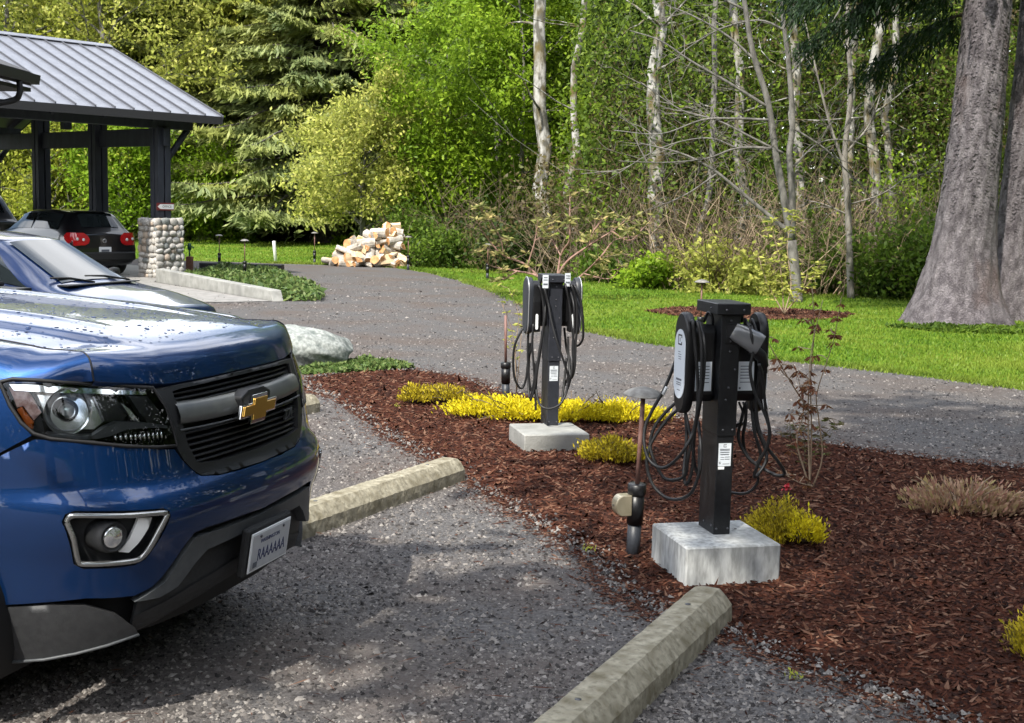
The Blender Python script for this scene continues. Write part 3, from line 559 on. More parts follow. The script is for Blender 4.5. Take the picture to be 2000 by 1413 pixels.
traced('bare_tree', 'forked bare grey tree with wide leafless branches behind the near charger', 'tree', (5.78, 26.1, 0), [
    ([(1557, 595), (1553, 540), (1546, 470)], .13, .10),
    ([(1546, 470), (1530, 380), (1515, 300), (1500, 200), (1470, 100), (1450, -20), (1430, -120)], .085, .04),
    ([(1546, 470), (1547, 380), (1542, 300), (1548, 240), (1540, 120), (1530, 40), (1520, -100)], .08, .035),
    ([(1543, 455), (1500, 420), (1440, 370), (1390, 330), (1330, 300), (1250, 280)], .05, .012),
    ([(1500, 210), (1420, 160), (1350, 120), (1290, 80), (1230, 60)], .035, .01), ([(1508, 235), (1430, 232), (1370, 235), (1290, 262, .5), (1200, 255, 1)], .03, .008),
    ([(1515, 290), (1440, 290), (1380, 310), (1300, 318, -.6), (1210, 315, -1)], .03, .008), ([(1530, 300), (1470, 270), (1400, 235), (1330, 215), (1250, 160)], .03, .008),
    ([(1488, 130), (1420, 70), (1350, 30), (1300, 10)], .03, .01), ([(1540, 150), (1590, 90), (1640, 20), (1660, -40)], .03, .01),
    ([(1548, 250), (1610, 290), (1650, 330), (1690, 370)], .025, .008), ([(1545, 330), (1600, 280), (1660, 275), (1720, 300)], .022, .007),
    ([(1455, 20), (1400, -10), (1340, -60)], .03, .01), ([(1535, 60), (1480, 40), (1400, 60), (1320, 110)], .026, .008), ([(1400, 340), (1340, 380), (1270, 410)], .02, .006), ([(1440, 290), (1380, 270), (1290, 290), (1190, 350)], .02, .006)],
    MT['bark_pale'], 26.1, 5, 5, 1.1)
traced('thin_tree', 'thin dark trunked bare tree at the lawn edge left of the big spruce', 'tree', (7.3, 27.6, 0), [
    ([(1662, 585), (1660, 520), (1656, 400), (1650, 300), (1662, 180), (1655, 60), (1660, -60)], .085, .035), ([(1655, 340), (1620, 240), (1590, 120), (1570, 30)], .035, .012), ([(1652, 300), (1700, 240), (1730, 150)], .03, .01), ([(1657, 420), (1610, 400), (1570, 390)], .02, .007), ([(1657, 400), (1720, 380), (1780, 340)], .02, .007)],
    MT['bark_gray'], 27.6, 7, 6, 1.0)

# ---- the two big spruces at the right
def big_trunk(label, base, prof, seed, butt, lean):
    """Massive bole with flared root buttresses; prof = (height, radius)."""
    r_ = np.random.default_rng(seed); t = empty('big_spruce', base, label=label, cat='tree', group='big spruces at the right edge'); mb = MB(); seg = 64; G = []
    zs = np.linspace(-.25, 15, 150); hs = [p[0] for p in prof]; rs = [p[1] for p in prof]; ph = r_.uniform(0, 6.28, 4)
    for z in zs:
        r = np.interp(z, hs, rs); fl = max(0., 1-z/2.3)**2; row = []
        for k in range(seg):
            a = 2*math.pi*k/seg; lob = sum(w*max(0, math.cos((a-c)))**p for c, w, p in butt)+.10*math.sin(5*a+ph[3])+.06*math.sin(9*a+ph[2]); q = r*(1+fl*lob)+.018*math.sin(9*a+ph[0]+z*2.1)*r+.012*math.sin(17*a+ph[1]-z*5)+r_.normal(0, .006)
            row.append((math.cos(a)*q+lean[0]*z+.05*math.sin(z*.5+ph[2]), math.sin(a)*q+lean[1]*z, z))
        G.append(row)
    mb.grid(G, True, True); o = mb.build('trunk', MT['bark_spruce'], t)
    m = MB()      # bark scales standing off the bole
    for i in range(8000):
        z = r_.uniform(.1, 8); a = r_.uniform(0, 6.28); r = np.interp(z, hs, rs)*1.005; 
        if z < 1.2: continue
        c = Vector((math.cos(a)*r+lean[0]*z+.05*math.sin(z*.5+ph[2]), math.sin(a)*r+lean[1]*z, z)); T = Vector((-math.sin(a), math.cos(a), 0)); N = Vector((math.cos(a), math.sin(a), 0)); s = r_.uniform(.012, .038)
        m.add([c-T*s, c+T*s*.2+Vector((0, 0, s*.9)), c+T*s, c-Vector((0, 0, s*.8))+N*r_.uniform(.008, .024)], [(0, 3, 2, 1)])
    q = m.build('bark_scales', MT['bark_spruce'], t, fix=False); q['kind'] = 'stuff'; return t
bs1 = big_trunk('massive grey spruce trunk with flared roots on the lawn', (7.52, 21.9, 0), [(-.3, .82), (0, .70), (.5, .58), (1.2, .50), (2.5, .44), (4.5, .385), (8, .34), (15, .28)], 1, [(3.6, .42, 3), (4.75, .42, 8), (5.7, .35, 4), (.4, .3, 3)], (.055, 0))
bs2 = big_trunk('second spruce trunk standing behind the massive one at the right edge', (8.98, 23.0, 0), [(-.3, .60), (0, .52), (.6, .41), (1.5, .36), (3, .34), (8, .30), (15, .24)], 2, [(3.6, .3, 3), (5.2, .4, 4)], (.012, 0))
def boughs(parent, specs, leaf, seed, size=.17, per=1350):
    r_ = np.random.default_rng(seed); mb = MB(); Cs = []; Hs = []
    for p0, d, L, dr in specs:
        d = Vector(d); pts = [Vector(p0)]
        for k in range(9): pts.append(pts[-1]+d.normalized()*(L/9)); d.z -= dr*.14; d += Vector(r_.normal(0, .05, 3))
        mb.tube(pts, [max(.035*(1-k/10), .006) for k in range(10)], 4, False); PA = np.array([tuple(p) for p in pts]); n = per
        q = r_.uniform(.1, 1, n)*9; b = np.minimum(q.astype(int), 8); c = PA[b]+(PA[b+1]-PA[b])*(q-b)[:, None]; h = Vector((d.x, d.y, 0)).normalized(); sd = np.array([-h.y, h.x, 0]); ax = np.array([h.x, h.y, 0])
        lat = r_.normal(0, 1, n); wd = lat*L*.11; c = c+sd*wd[:, None]; c[:, 2] -= np.abs(r_.normal(0, .33, n))*L*.2+np.abs(wd)*.3; Cs.append(c); Hs.append(ax[None]*.3+sd[None]*np.sign(lat)[:, None]*.35+np.array([0, 0, -.75]))
    mb.build('bough', MT['bark_dark'], parent, fix=False); leaves(np.concatenate(Cs), size, leaf, 'foliage', parent, up=.3, w=.2, hang=np.concatenate(Hs), rg=r_)
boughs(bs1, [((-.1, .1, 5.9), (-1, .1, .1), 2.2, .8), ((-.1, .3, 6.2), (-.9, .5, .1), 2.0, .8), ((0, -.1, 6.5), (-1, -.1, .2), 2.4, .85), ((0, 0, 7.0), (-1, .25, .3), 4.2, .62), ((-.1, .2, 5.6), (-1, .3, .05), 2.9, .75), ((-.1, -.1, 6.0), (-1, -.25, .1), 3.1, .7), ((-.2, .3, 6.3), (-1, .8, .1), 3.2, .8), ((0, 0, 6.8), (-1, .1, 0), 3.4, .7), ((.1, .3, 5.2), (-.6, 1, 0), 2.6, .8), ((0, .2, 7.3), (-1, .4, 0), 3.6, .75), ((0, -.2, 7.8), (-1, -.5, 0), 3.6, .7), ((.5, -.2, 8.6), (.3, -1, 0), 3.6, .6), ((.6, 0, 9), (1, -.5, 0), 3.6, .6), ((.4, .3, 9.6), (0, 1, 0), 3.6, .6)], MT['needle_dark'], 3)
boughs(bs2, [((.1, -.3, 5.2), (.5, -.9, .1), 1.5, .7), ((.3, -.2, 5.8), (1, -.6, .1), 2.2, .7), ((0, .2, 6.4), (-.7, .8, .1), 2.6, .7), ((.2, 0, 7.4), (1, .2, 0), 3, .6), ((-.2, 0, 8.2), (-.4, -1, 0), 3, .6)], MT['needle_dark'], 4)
# upper crowns of the big spruces (their shade falls on the wood behind)
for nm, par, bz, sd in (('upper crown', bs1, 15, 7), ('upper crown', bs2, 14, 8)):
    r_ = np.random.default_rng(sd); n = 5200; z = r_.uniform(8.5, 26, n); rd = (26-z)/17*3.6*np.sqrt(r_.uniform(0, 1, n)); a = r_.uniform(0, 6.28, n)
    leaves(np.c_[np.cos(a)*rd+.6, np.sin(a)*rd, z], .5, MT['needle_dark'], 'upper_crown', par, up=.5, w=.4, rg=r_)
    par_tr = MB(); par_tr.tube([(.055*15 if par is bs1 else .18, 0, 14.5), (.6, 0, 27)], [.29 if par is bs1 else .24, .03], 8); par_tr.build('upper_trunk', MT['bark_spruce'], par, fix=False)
# ---- trees standing behind the camera: they shade the charger bed and show in the paint
leafmat('leaf_shade', [(.03, .07, .012), (.06, .12, .02), (.09, .16, .03)], .35)
for i, (x, y, h, sd, n, lb) in enumerate([(-1.4, -.8, 13.5, 201, 5600, 'leafy maple standing behind the viewer that shades the charger bed'), (4.4, -4.2, 18, 202, 5200, 'second leafy maple behind the viewer to the right'), (2.4, -8.5, 27, 203, 6500, 'tall maple farther behind the viewer')]):
    broad_tree('shade_tree', lb, 'tree', (x, y, 0), h, .25, MT['bark_gray'], MT['leaf_shade'], n, .42, crown=(.45 if h < 20 else .62, 1), seed=sd, spread=.22 if h < 20 else .16, nl=18, clump=.7)
wood_mass('surrounding_wood', 'dark woodland standing round the lot to the right of and behind the viewer', [(17, 27, -30, 30, 14, 20, .5), (-22, 30, -44, -36, 12, 17, .5), (-38, -28, -36, 6, 12, 16, .4)], MT['leaf_dark'], 46000, 1.3, 90)
# ================================================================== SITE PIECES
def wheel_stop(label, c, d, seed):
    r_ = np.random.default_rng(seed); D = Vector((d[0], d[1], 0)).normalized(); N = Vector((D.y, -D.x, 0)); mb = MB(); G = []
    prof = [(-.112, -.01), (-.112, .035), (-.110, .075), (-.082, .112), (-.052, .142), (0, .144), (.052, .142), (.082, .112), (.110, .075), (.112, .035), (.112, -.01)]
    L = .915; xs = [-L, -L+.012]+list(np.linspace(-L+.05, L-.05, 60))+[L-.012, L]
    for x in xs:
        e = .86 if abs(x) > L-.001 else (.97 if abs(x) > L-.02 else 1)
        G.append([D*x+N*(a*e+r_.normal(0, .0012))+Vector((0, 0, max(b*(e if b > .05 else 1), -.01)+(r_.normal(0, .0012) if b > 0 else 0))) for a, b in prof])
    mb.grid(G, False); n = len(prof); mb.add(G[0], [tuple(range(n))]); mb.add(G[-1], [tuple(range(n-1, -1, -1))])
    o = mb.build('wheel_stop', MT['concrete_old']); o.location = (*c, .008); 
    for x in (-.6, .6):
        h = MB(); h.lathe([(.012, .1432), (.012, .1455), (.0, .1455)], 10, org=D*x); h.build('anchor_pin', MT['bolt'], o)
    return tag(o, label, 'wheel stop', 'concrete wheel stops')
wheel_stop('weathered concrete wheel stop lying in the foreground before the near charger', (.507, 4.70), (.43, .903), 1)
wheel_stop('concrete wheel stop showing just beyond the pickup bumper', (-.80, 7.50), (.458, .889), 2)
wheel_stop('end of a concrete wheel stop beyond the pickup grille', (-2.15, 10.16), (.45, .893), 3)

def boulder(name, label, loc, dims, seed, rz=0.):
    r_ = np.random.default_rng(seed); bm = bmesh.new(); bmesh.ops.create_icosphere(bm, subdivisions=5, radius=1); cuts = [(Vector(r_.normal(0, 1, 3)).normalized(), r_.uniform(.72, .92)) for _ in range(16)]
    for v in bm.verts:
        p = v.co.copy()
        for n, d in cuts:
            e = p.dot(n)-d
            if e > 0: p -= n*e*.88
        p += p.normalized()*(.02*math.sin(p.x*9+p.y*7)+.014*math.sin(p.z*17+p.x*13)+r_.normal(0, .004)); v.co = Vector((p.x*dims[0], p.y*dims[1], p.z*dims[2]))
    me = bpy.data.meshes.new(name); bm.to_mesh(me); bm.free(); me.materials.append(MT['rock']); me.polygons.foreach_set('use_smooth', np.ones(len(me.polygons), bool)); o = bpy.data.objects.new(name, me); o.location = loc; o.rotation_euler = (0, 0, rz); col.objects.link(o)
    return tag(o, label, 'boulder')
boulder('boulder', 'pale speckled granite boulder beside the pickup hood', (-2.42, 14.25, .10), (.66, .5, .33), 5, .3)

# ---- leafy mats on the ground
leafmat('leaf_cover', [(.05, .09, .025), (.10, .16, .04), (.17, .21, .07)], .25)
def mat_patch(name, label, poly, n, size, h, mat, seed, z0=.01, up=.6):
    r_ = np.random.default_rng(seed); q = np.array(poly); P = np.c_[r_.uniform(q[:, 0].min(), q[:, 0].max(), n*3), r_.uniform(q[:, 1].min(), q[:, 1].max(), n*3)]; P = P[inpoly(P, poly)][:n]; m = len(P)
    z = z0+h*(.5+.5*vnoise(P[:, 0], P[:, 1], 3, seed))*r_.uniform(.2, 1, m); return tag(leaves(np.c_[P, z], size, mat, name, up=up, rg=r_), label, 'ground cover', kind='stuff')
mat_patch('ground_cover', 'low creeping green ground cover beside the concrete ramp wall', [(-7.6, 31.2), (-7.8, 34.0), (-6.4, 33), (-5.2, 30), (-4.3, 27.2), (-3.75, 25.2), (-3.5, 23.3), (-4.2, 23.15), (-5.9, 25.4), (-7.5, 27.8)], 9000, .16, .22, MT['leaf_cover'], 5)
mat_patch('ground_cover', 'low green ground cover before the boulder at the bed tip', [(-2.5, 13.4), (-2.0, 14.0), (-1.7, 14.6), (-1.35, 14.4), (-1.05, 13.9), (-1.5, 13.62), (-2.1, 13.25)], 3000, .07, .10, MT['leaf_cover'], 6)
mat_patch('ground_cover', 'patch of clover round the roots of the massive spruce', [(6.0, 20.6), (7.0, 20.9), (8.4, 20.9), (10, 22.4), (11.5, 22), (11, 20.5), (9, 19.7), (6.8, 19.8)], 5000, .10, .10, MT['leaf_mid'], 7)
V, F = cdt(roughen([(2.35, 22.7), (3.0, 23.7), (4.2, 24.2), (5.4, 23.9), (6.2, 23.1), (5.3, 21.9), (4.0, 21.3), (2.8, 21.7)], .25, .07, 9), step=.4); mesh_np('mulch_ring', np.c_[V, np.full(len(V), .012)], F, MT['mulch'])['kind'] = 'structure'
# weeds in the gravel
def weed(label, loc, seed, n=24, s=.022):
    r_ = np.random.default_rng(seed); c = np.c_[r_.normal(0, .018, (n, 2)), np.abs(r_.normal(0, .015, n))+.012]; o = leaves(c, s, MT['leaf_yellow'], 'weed', up=.6, w=.35, rg=r_); o.location = loc; return tag(o, label, 'weed', 'small weeds in the gravel')
for i, (x, y, lb) in enumerate([(-.62, 7.85, 'small green weed behind the middle wheel stop'), (-.95, 7.35, 'tiny weed where the wheel stop passes behind the pickup'), (1.12, 4.75, 'pale weed in the gravel right of the near wheel stop'), (-1.0, 11.2, 'small weed on the bark at the left of the bed'), (.42, 6.55, 'thin weed beside the brass lamp box')]):
    weed(lb, (x, y, .01), 300+i)

# ================================================================== YELLOW HEATHERS
leafmat('heather_yellow', [(.38, .31, .01), (.64, .53, .015), (.80, .70, .03)], .25)
leafmat('heather_gold', [(.12, .095, .02), (.32, .25, .02), (.48, .38, .022), (.66, .55, .04)], .25)
leafmat('heather_dry', [(.30, .14, .10), (.42, .27, .18), (.32, .26, .10)], .2)
def heather(label, loc, rx, ry, h, mat, n, seed, size=.045, group='heather plants in the bark bed', spiky=.5, twig='twig_brown'):
    r_ = np.random.default_rng(seed); t = empty('heather', loc, label=label, cat='shrub', group=group); nb = 26
    B = np.c_[r_.uniform(-1, 1, nb), r_.uniform(-1, 1, nb)]; B /= np.maximum(1, np.linalg.norm(B, axis=1))[:, None]*1.05; hb = (1-.65*(B**2).sum(1))*r_.uniform(.65, 1.15, nb)
    k = r_.integers(0, nb, n); d = r_.normal(0, .17, (n, 3)); c = np.c_[B[k, 0]*rx+d[:, 0]*rx, B[k, 1]*ry+d[:, 1]*ry, h*hb[k]*np.clip(r_.uniform(.25, 1.0, n)+d[:, 2]*.5, .08, 1.15)]
    out = np.c_[c[:, 0]/rx, c[:, 1]/ry, np.full(n, .9)]*spiky+np.array([0, 0, .35])
    leaves(c, size*.72, mat, 'foliage', t, up=.2, w=.36, hang=out, rg=r_); mb = MB()
    for i in range(40):
        a = r_.uniform(0, 6.28); p, q = limb(r_, (0, 0, 0), (math.cos(a)*rx, math.sin(a)*ry, h*r_.uniform(.3, 1.2)), max(rx, ry)*r_.uniform(.5, 1), .004, 5, .15); mb.tube(p, q, 3, False)
    mb.build('stems', MT[twig], t, fix=False); return t
heather('small round yellow heather leftmost in the bed', (-.86, 11.45, .04), .15, .13, .15, MT['heather_gold'], 2400, 1)
heather('yellow heather with a bare middle beside the small round one', (-.58, 11.5, .04), .24, .16, .14, MT['heather_gold'], 3000, 2)
heather('low bright yellow heather spreading left of the far charger post', (.02, 10.75, .03), .52, .26, .17, MT['heather_yellow'], 8500, 3)
heather('bright yellow heather directly behind the far charger post', (.48, 10.75, .03), .36, .26, .18, MT['heather_yellow'], 6000, 4)
heather('bright yellow heather right of the far charger by the road', (.93, 10.8, .03), .34, .24, .17, MT['heather_yellow'], 5400, 5)
heather('olive gold heather between the two chargers', (.72, 9.0, .03), .21, .18, .18, MT['heather_gold'], 4200, 6)
heather('gold and yellow heather right of the near concrete block', (1.51, 6.9, .01), .185, .16, .22, MT['heather_gold'], 6000, 7, .034)
heather('yellow heather cut by the right edge of the picture', (2.245, 5.1, .01), .15, .16, .25, MT['heather_gold'], 3200, 8, .04)
heather('dry pinkish tan heather at the right of the bed', (2.78, 7.75, .01), .34, .24, .22, MT['heather_dry'], 2400, 9, .06, spiky=.8, twig='twig_tan')
heather('bright yellow green tip of the heather right of the near block', (1.60, 6.78, .03), .10, .09, .2, MT['heather_yellow'], 1100, 10, .034)
# small red flower by the near heather
mb = MB(); mb.lathe([(.0, .0), (.004, .0), (.004, .2)], 6); 
o = empty('red_flower', (1.555, 7.03, .03), label='single red flower standing behind the gold heather', cat='flower'); mb.build('stem', MT['leaf_mid'], o)
pm('petal_red', (.42, .02, .03), rough=.6); c = np.c_[rng.normal(0, .008, (22, 3))]; c[:, 2] = .245+rng.normal(0, .008, 22); leaves(c, .022, MT['petal_red'], 'bloom', o, up=.6, w=.8)

# ---- twiggy young plants in the bed
leafmat('leaf_maroon', [(.10, .035, .02), (.16, .06, .03), (.22, .11, .045)], .3)
def sapling(name, label, base, stems, bark, leaf, clusters, size, seed, rad=.006, drop=.7, w=.3):
    r_ = np.random.default_rng(seed); t = empty(name, base, label=label, cat='sapling'); mb = MB(); C = []; Hn = []
    for st in stems:
        sp = spline([Vector(p) for p in st], 6); n = len(sp); mb.tube(sp, [lerp(rad, rad*.35, i/(n-1)) for i in range(n)], 5)
        for i in range(clusters):
            k = r_.integers(n//4, n); p = sp[k]
            if r_.uniform() < .6: q, qq = limb(r_, p, (r_.normal(), r_.normal(), .3), r_.uniform(.04, .13), rad*.3, 3, .2); mb.tube(q, qq, 3, False); p = q[-1]
            for s in range(7): a = r_.uniform(0, 6.28); h = np.array([math.cos(a), math.sin(a), -drop+r_.normal(0, .2)]); h /= np.linalg.norm(h); C.append(np.array(p)+h*size*.55); Hn.append(h*1.6)
    mb.build('stems', bark, t, fix=False); leaves(np.array(C), size, leaf, 'foliage', t, up=.3, w=w, hang=np.array(Hn), rg=r_); return t
sapling('maple_sapling', 'spindly young maple with drooping reddish leaves right of the near charger', (1.96, 8.19, .03), [
    [(0, 0, 0), (-.02, .02, .3), (-.04, .0, .6), (-.03, .02, .9), (.02, 0, 1.22)], [(0, 0, 0), (.0, .03, .35), (-.02, .05, .7), (-.02, .02, 1.0), (-.05, 0, 1.3)], [(.02, 0, 0), (.07, 0, .2), (.04, .03, .45), (.02, .02, .62), (.10, 0, .95), (.14, 0, 1.25)],
    [(0, .02, 0), (-.10, 0, .3), (-.06, .02, .5), (-.12, 0, .75)], [(.03, .02, 0), (-.12, -.1, .06), (-.38, -.2, .22)], [(-.03, 0, .5), (-.2, 0, .75), (-.36, .02, 1.02)]], MT['twig_tan'], MT['leaf_maroon'], 13, .055, 1)
sapling('young_shrub', 'thin yellowish sapling round the black lamp stem left of the far charger', (.05, 12.15, .03), [[(0, 0, 0), (-.02, 0, .4), (.0, 0, .75), (-.1, 0, 1.0)], [(0, 0, 0), (.03, 0, .5), (.05, 0, .85), (.18, 0, .95)], [(0, 0, .2), (-.06, 0, .6), (-.16, 0, .85)]], MT['twig_tan'], MT['leaf_tan'], 9, .05, 2, .005, .1)
sapling('low_twigs', 'brown twiggy remnant plant behind the maple sapling', (2.05, 8.75, .03), [[(0, 0, 0), (.1, 0, .2), (.2, .05, .32)], [(0, 0, 0), (-.1, 0, .2), (-.12, .0, .34)], [(0, 0, 0), (0, .05, .3)]], MT['twig_brown'], MT['leaf_brown'], 12, .05, 3, .004, .1)
sapling('young_shrub', 'sparse pale sapling in the round mulch patch on the lawn', (4.75, 22.4, .04), [[(0, 0, 0), (.1, 0, .5), (.0, 0, 1.2), (.1, 0, 1.8)], [(0, 0, 0), (-.3, 0, .5), (-.5, 0, 1.0)], [(0, 0, 0), (.3, 0, .4), (.6, 0, .9)], [(0, 0, 0), (-.1, 0, .8), (-.3, 0, 1.6)]], MT['twig_tan'], MT['leaf_tan'], 26, .11, 4, .014, .1)

# ---- rhododendron behind the far charger
pm('bark_pink', (.20, .11, .085), (.32, .20, .16), scale=14, rough=.8, bump=.3)
leafmat('leaf_rhodo', [(.13, .15, .04), (.25, .25, .08), (.42, .33, .14)], .3)
def rhodo():
    Y = 25.5; B = Vector((.80, Y, 0)); t = empty('rhododendron', B, label='open rhododendron with curving pinkish branches behind the far charger', cat='shrub'); mb = MB(); C = []; Hn = []; r_ = np.random.default_rng(5)
    br = [[(1085, 575), (1100, 520), (1150, 480), (1195, 452), (1222, 430)], [(1085, 575), (1095, 500), (1112, 470), (1113, 420), (1113, 380)], [(1080, 575), (1030, 520), (985, 500), (955, 470), (930, 430)], [(1080, 575), (1050, 540), (1010, 530), (960, 520), (940, 500)], [(1090, 575), (1140, 535), (1175, 500), (1200, 470), (1240, 462)], [(985, 500), (975, 460), (950, 420)], [(1150, 480), (1160, 450), (1185, 420)], [(1030, 520), (1045, 470), (1050, 430)], [(1095, 500), (1075, 460), (1070, 440)], [(1140, 535), (1190, 545), (1215, 520)], [(1010, 530), (985, 545), (965, 550)], [(1195, 452), (1230, 470), (1262, 440)]]
    for i, b in enumerate(br):
        W = [ray_pt(x, y, Y+r_.normal(0, .25)*(k > 0))-B for k, (x, y) in enumerate(b)]; sp = spline(W, 5); n = len(sp); r0_ = .03 if i < 5 else .016; mb.tube(sp, [lerp(r0_, .007, k/(n-1)) for k in range(n)], 6)
        ends = [sp[-1]]
        for s in range(7): k = r_.integers(n//3, n); p, q = limb(r_, sp[k], Vector((r_.normal(), r_.normal(), .7)), r_.uniform(.15, .4), .008, 3, .2); mb.tube(p, q, 4, False); ends.append(p[-1])
        for e in ends:
            for s in range(9): a = r_.uniform(0, 6.28); h = np.array([math.cos(a), math.sin(a), r_.uniform(-.25, .7)]); C.append(np.array(e)+h*.08); Hn.append(h*2)
    mb.build('branches', MT['bark_pink'], t, fix=False); leaves(np.array(C), .16, MT['leaf_rhodo'], 'foliage', t, up=.5, w=.32, hang=np.array(Hn), rg=r_)
rhodo()

# ================================================================== PATH LIGHTS
def path_light(label, loc, top=None, h=.86, near=False, hat=True):
    t = empty('path_light', loc, label=label, cat='path light', group='mushroom path lights'); T = Vector(top)-Vector(loc) if top else Vector((0, 0, h)); z = T.z
    A0 = T*(.40); mb = MB(); mb.tube([(0, 0, -.05), T*.18], .036, 16); mb.build('conduit', MT['pvc'], t)
    mb = MB(); mb.tube([T*.178, T*.365], .042, 16); mb.tube([T*.36, T*.365, T*.425, T*.43], [.044, .048, .048, .04], 16); mb.build('junction_sleeve', MT['black_plastic'], t)
    mb = MB(); mb.tube([T*.425, T*.985], .0125, 10); mb.build('stem', MT['copper_pipe'], t)
    if hat:
        q = Vector((0, 0, 1)).rotation_difference(T).to_matrix(); mb = MB(); mb.lathe([(.0, .034), (.02, .033), (.055, .024), (.085, .010), (.102, -.004), (.104, -.008), (.098, -.007), (.05, .014), (.016, .018), (.016, -.02), (.0, -.02)], 28, q, T*.985); mb.build('hat', MT['verdigris'], t)
    if near:
        mb = MB(); poly = [(0, -.055)]+[(-.055-.045*math.sin(a), -.055*math.cos(a)) for a in np.linspace(.0, math.pi, 14)]+[(0, .055)]
        O = T*.30; mb.prism([(a*.9-.035, b) for a, b in poly], -.035, .035, O=O, A=(.95, .3, 0), B=(0, 0, 1), N=(-.3, .95, 0)); b_ = mb.build('junction_cover', MT['brass'], t, bevel=.006)
        mb = MB(); mb.lathe([(.006, 0), (.006, .003), (0, .004)], 10, Matrix.Rotation(R(-90), 3, 'Y'), O+Vector((-.121, -.035, 0))); mb.build('screw', MT['bolt'], b_)
    return t
path_light('brown stemmed path light with brass junction cover beside the near charger', (.655, 6.54, .02), ray_pt(1257, 764, 6.5), near=True)
path_light('hatless path light stem left of the far charger', (-.05, 11.92, .01), (-.07, 11.92, .80), hat=False)
path_light('path light on the lawn just above the near charger cap', (2.55, 17.35, 0), h=.86)
path_light('path light standing before the rhododendron left of the far charger', (-.66, 31.9, 0))
path_light('path light at the lawn edge right of the log heap', (-2.92, 35.3, 0), h=.92)
path_light('path light at the lawn edge left of the log heap', (-5.84, 37.5, 0), h=.92)
path_light('path light standing in the ground cover, nearer of the pair by the pillar', (-6.2, 29.5, .05), h=.85)
path_light('path light behind the ground cover, nearest the stone pillar', (-8.05, 35.0, 0), h=.85)

# ---- yard hydrant and marker post
pm('green_iron', (.012, .07, .04), rough=.45); pm('rust_brown', (.12, .05, .035), (.17, .08, .05), scale=20, rough=.8)
t = empty('yard_hydrant', (-7.85, 31.0, 0), label='green yard hydrant on a brown post beside the stone pillar', cat='hydrant')
mb = MB(); mb.box((0, 0, .21), (.15, .15, .44), bev=.012); mb.build('post', MT['rust_brown'], t)
mb = MB(); mb.tube([(0, 0, .42), (0, 0, .60)], .02, 10); mb.lathe([(.03, .58), (.05, .61), (.05, .70), (.035, .74), (0, .75)], 12); mb.tube([(.03, 0, .66), (.08, 0, .66), (.10, 0, .62)], .016, 8); mb.build('spout_head', MT['green_iron'], t)
mb = MB(); mb.tube(spline([(-.03, 0, .70), (-.09, 0, .69), (-.14, 0, .60), (-.20, 0, .40)], 5), .012, 8); mb.build('handle', MT['green_iron'], t)
pm('marker_white', (.78, .78, .76), rough=.6)
o = MB(); o.lathe([(.05, -.1), (.05, .60), (.045, .63), (0, .64)], 14); o = o.build('marker_post', MT['marker_white']); o.location = (-7.05, 37.9, 0); o.rotation_euler = (0, R(-5), 0); tag(o, 'white leaning marker post on the sunny lawn', 'post')

# ================================================================== FIREWOOD HEAP
pm('birch_bark', (.30, .27, .23), (.56, .52, .46), scale=9, rough=.9, bump=.5, c3=(.22, .18, .14), s3=5, lo3=.55, hi3=.7)
pm('end_grain', (.36, .17, .065), (.54, .31, .14), scale=9, rough=.8); pm('split_wood', (.52, .38, .22), (.68, .54, .36), scale=6, rough=.85, stretch=(1, 6, 6))
def log_mesh(kind, seed):
    r_ = np.random.default_rng(seed); L, r, n = .21, .105, 12; mb = MB()
    a0, a1 = {'round': (0, 2*math.pi), 'half': (0, math.pi), 'quarter': (0, math.pi*.6)}[kind]; full = kind == 'round'
    an = [lerp(a0, a1, k/(n if full else n-1)) for k in range(n)]; rs = [r*r_.uniform(.9, 1.1) for _ in an]; ring = [(math.cos(a)*q, math.sin(a)*q) for a, q in zip(an, rs)]
    if not full: ring.append((0, -.01))
    m = len(ring); va = [(-L+r_.normal(0, .006), y, z) for y, z in ring]; vb = [(L+r_.normal(0, .006), y*.96, z*.96) for y, z in ring]; cy = sum(y for y, z in ring)/m; cz = sum(z for y, z in ring)/m
    va = [(x, y-cy, z-cz) for x, y, z in va]; vb = [(x, y-cy, z-cz) for x, y, z in vb]
    for k in range(m):
        j = (k+1) % m; split = (not full) and (k >= n-1 or j >= n); mb.add([va[k], va[j], vb[j], vb[k]], [(0, 1, 2, 3)], not split, 2 if split else 0)
    mb.add(va, [tuple(range(m-1, -1, -1))], mi=1); mb.add(vb, [tuple(range(m))], mi=1)
    o = mb.build('firewood_log', [MT['birch_bark'], MT['end_grain'], MT['split_wood']]); me = o.data; bpy.data.objects.remove(o); return me
LM = [log_mesh(k, i) for i, k in enumerate(['round', 'round', 'half', 'half', 'quarter', 'round', 'quarter', 'half'])]
r_ = np.random.default_rng(12); spots = []; LG = []
def heap_h(x): return np.interp(x, [-1.1, -.7, -.25, .1, .5, .75, .95, 1.2], [.08, .48, .72, .85, 1.18, 1.22, .75, .1])
for layer in range(9):
    z = .09+layer*.15
    for x in np.arange(-1.05, 1.15, .235):
        for y in (-.42, -.08, .30):
            xx = x+r_.normal(0, .05); lim = heap_h(xx)-abs(y)*.35
            if z < lim+.04 and not (z < lim-.33 and y > -.2): spots.append((xx, y+.15*(z/1.2)+r_.normal(0, .05), z+r_.normal(0, .025)))
for i, (x, y, z) in enumerate(spots):
    o = bpy.data.objects.new('firewood_log', LM[r_.integers(0, len(LM))]); col.objects.link(o); s = r_.uniform(.95, 1.5)
    o.location = (-4.25+x, 36.9+y, z); o.scale = (s*r_.uniform(.85, 1.15), s, s); o.rotation_euler = (r_.uniform(0, 6.28), r_.normal(0, .35), r_.uniform(0, 6.28))
    tag(o, 'split firewood log in the heap at the lawn edge', 'log', 'firewood logs in the heap'); LG.append(o)
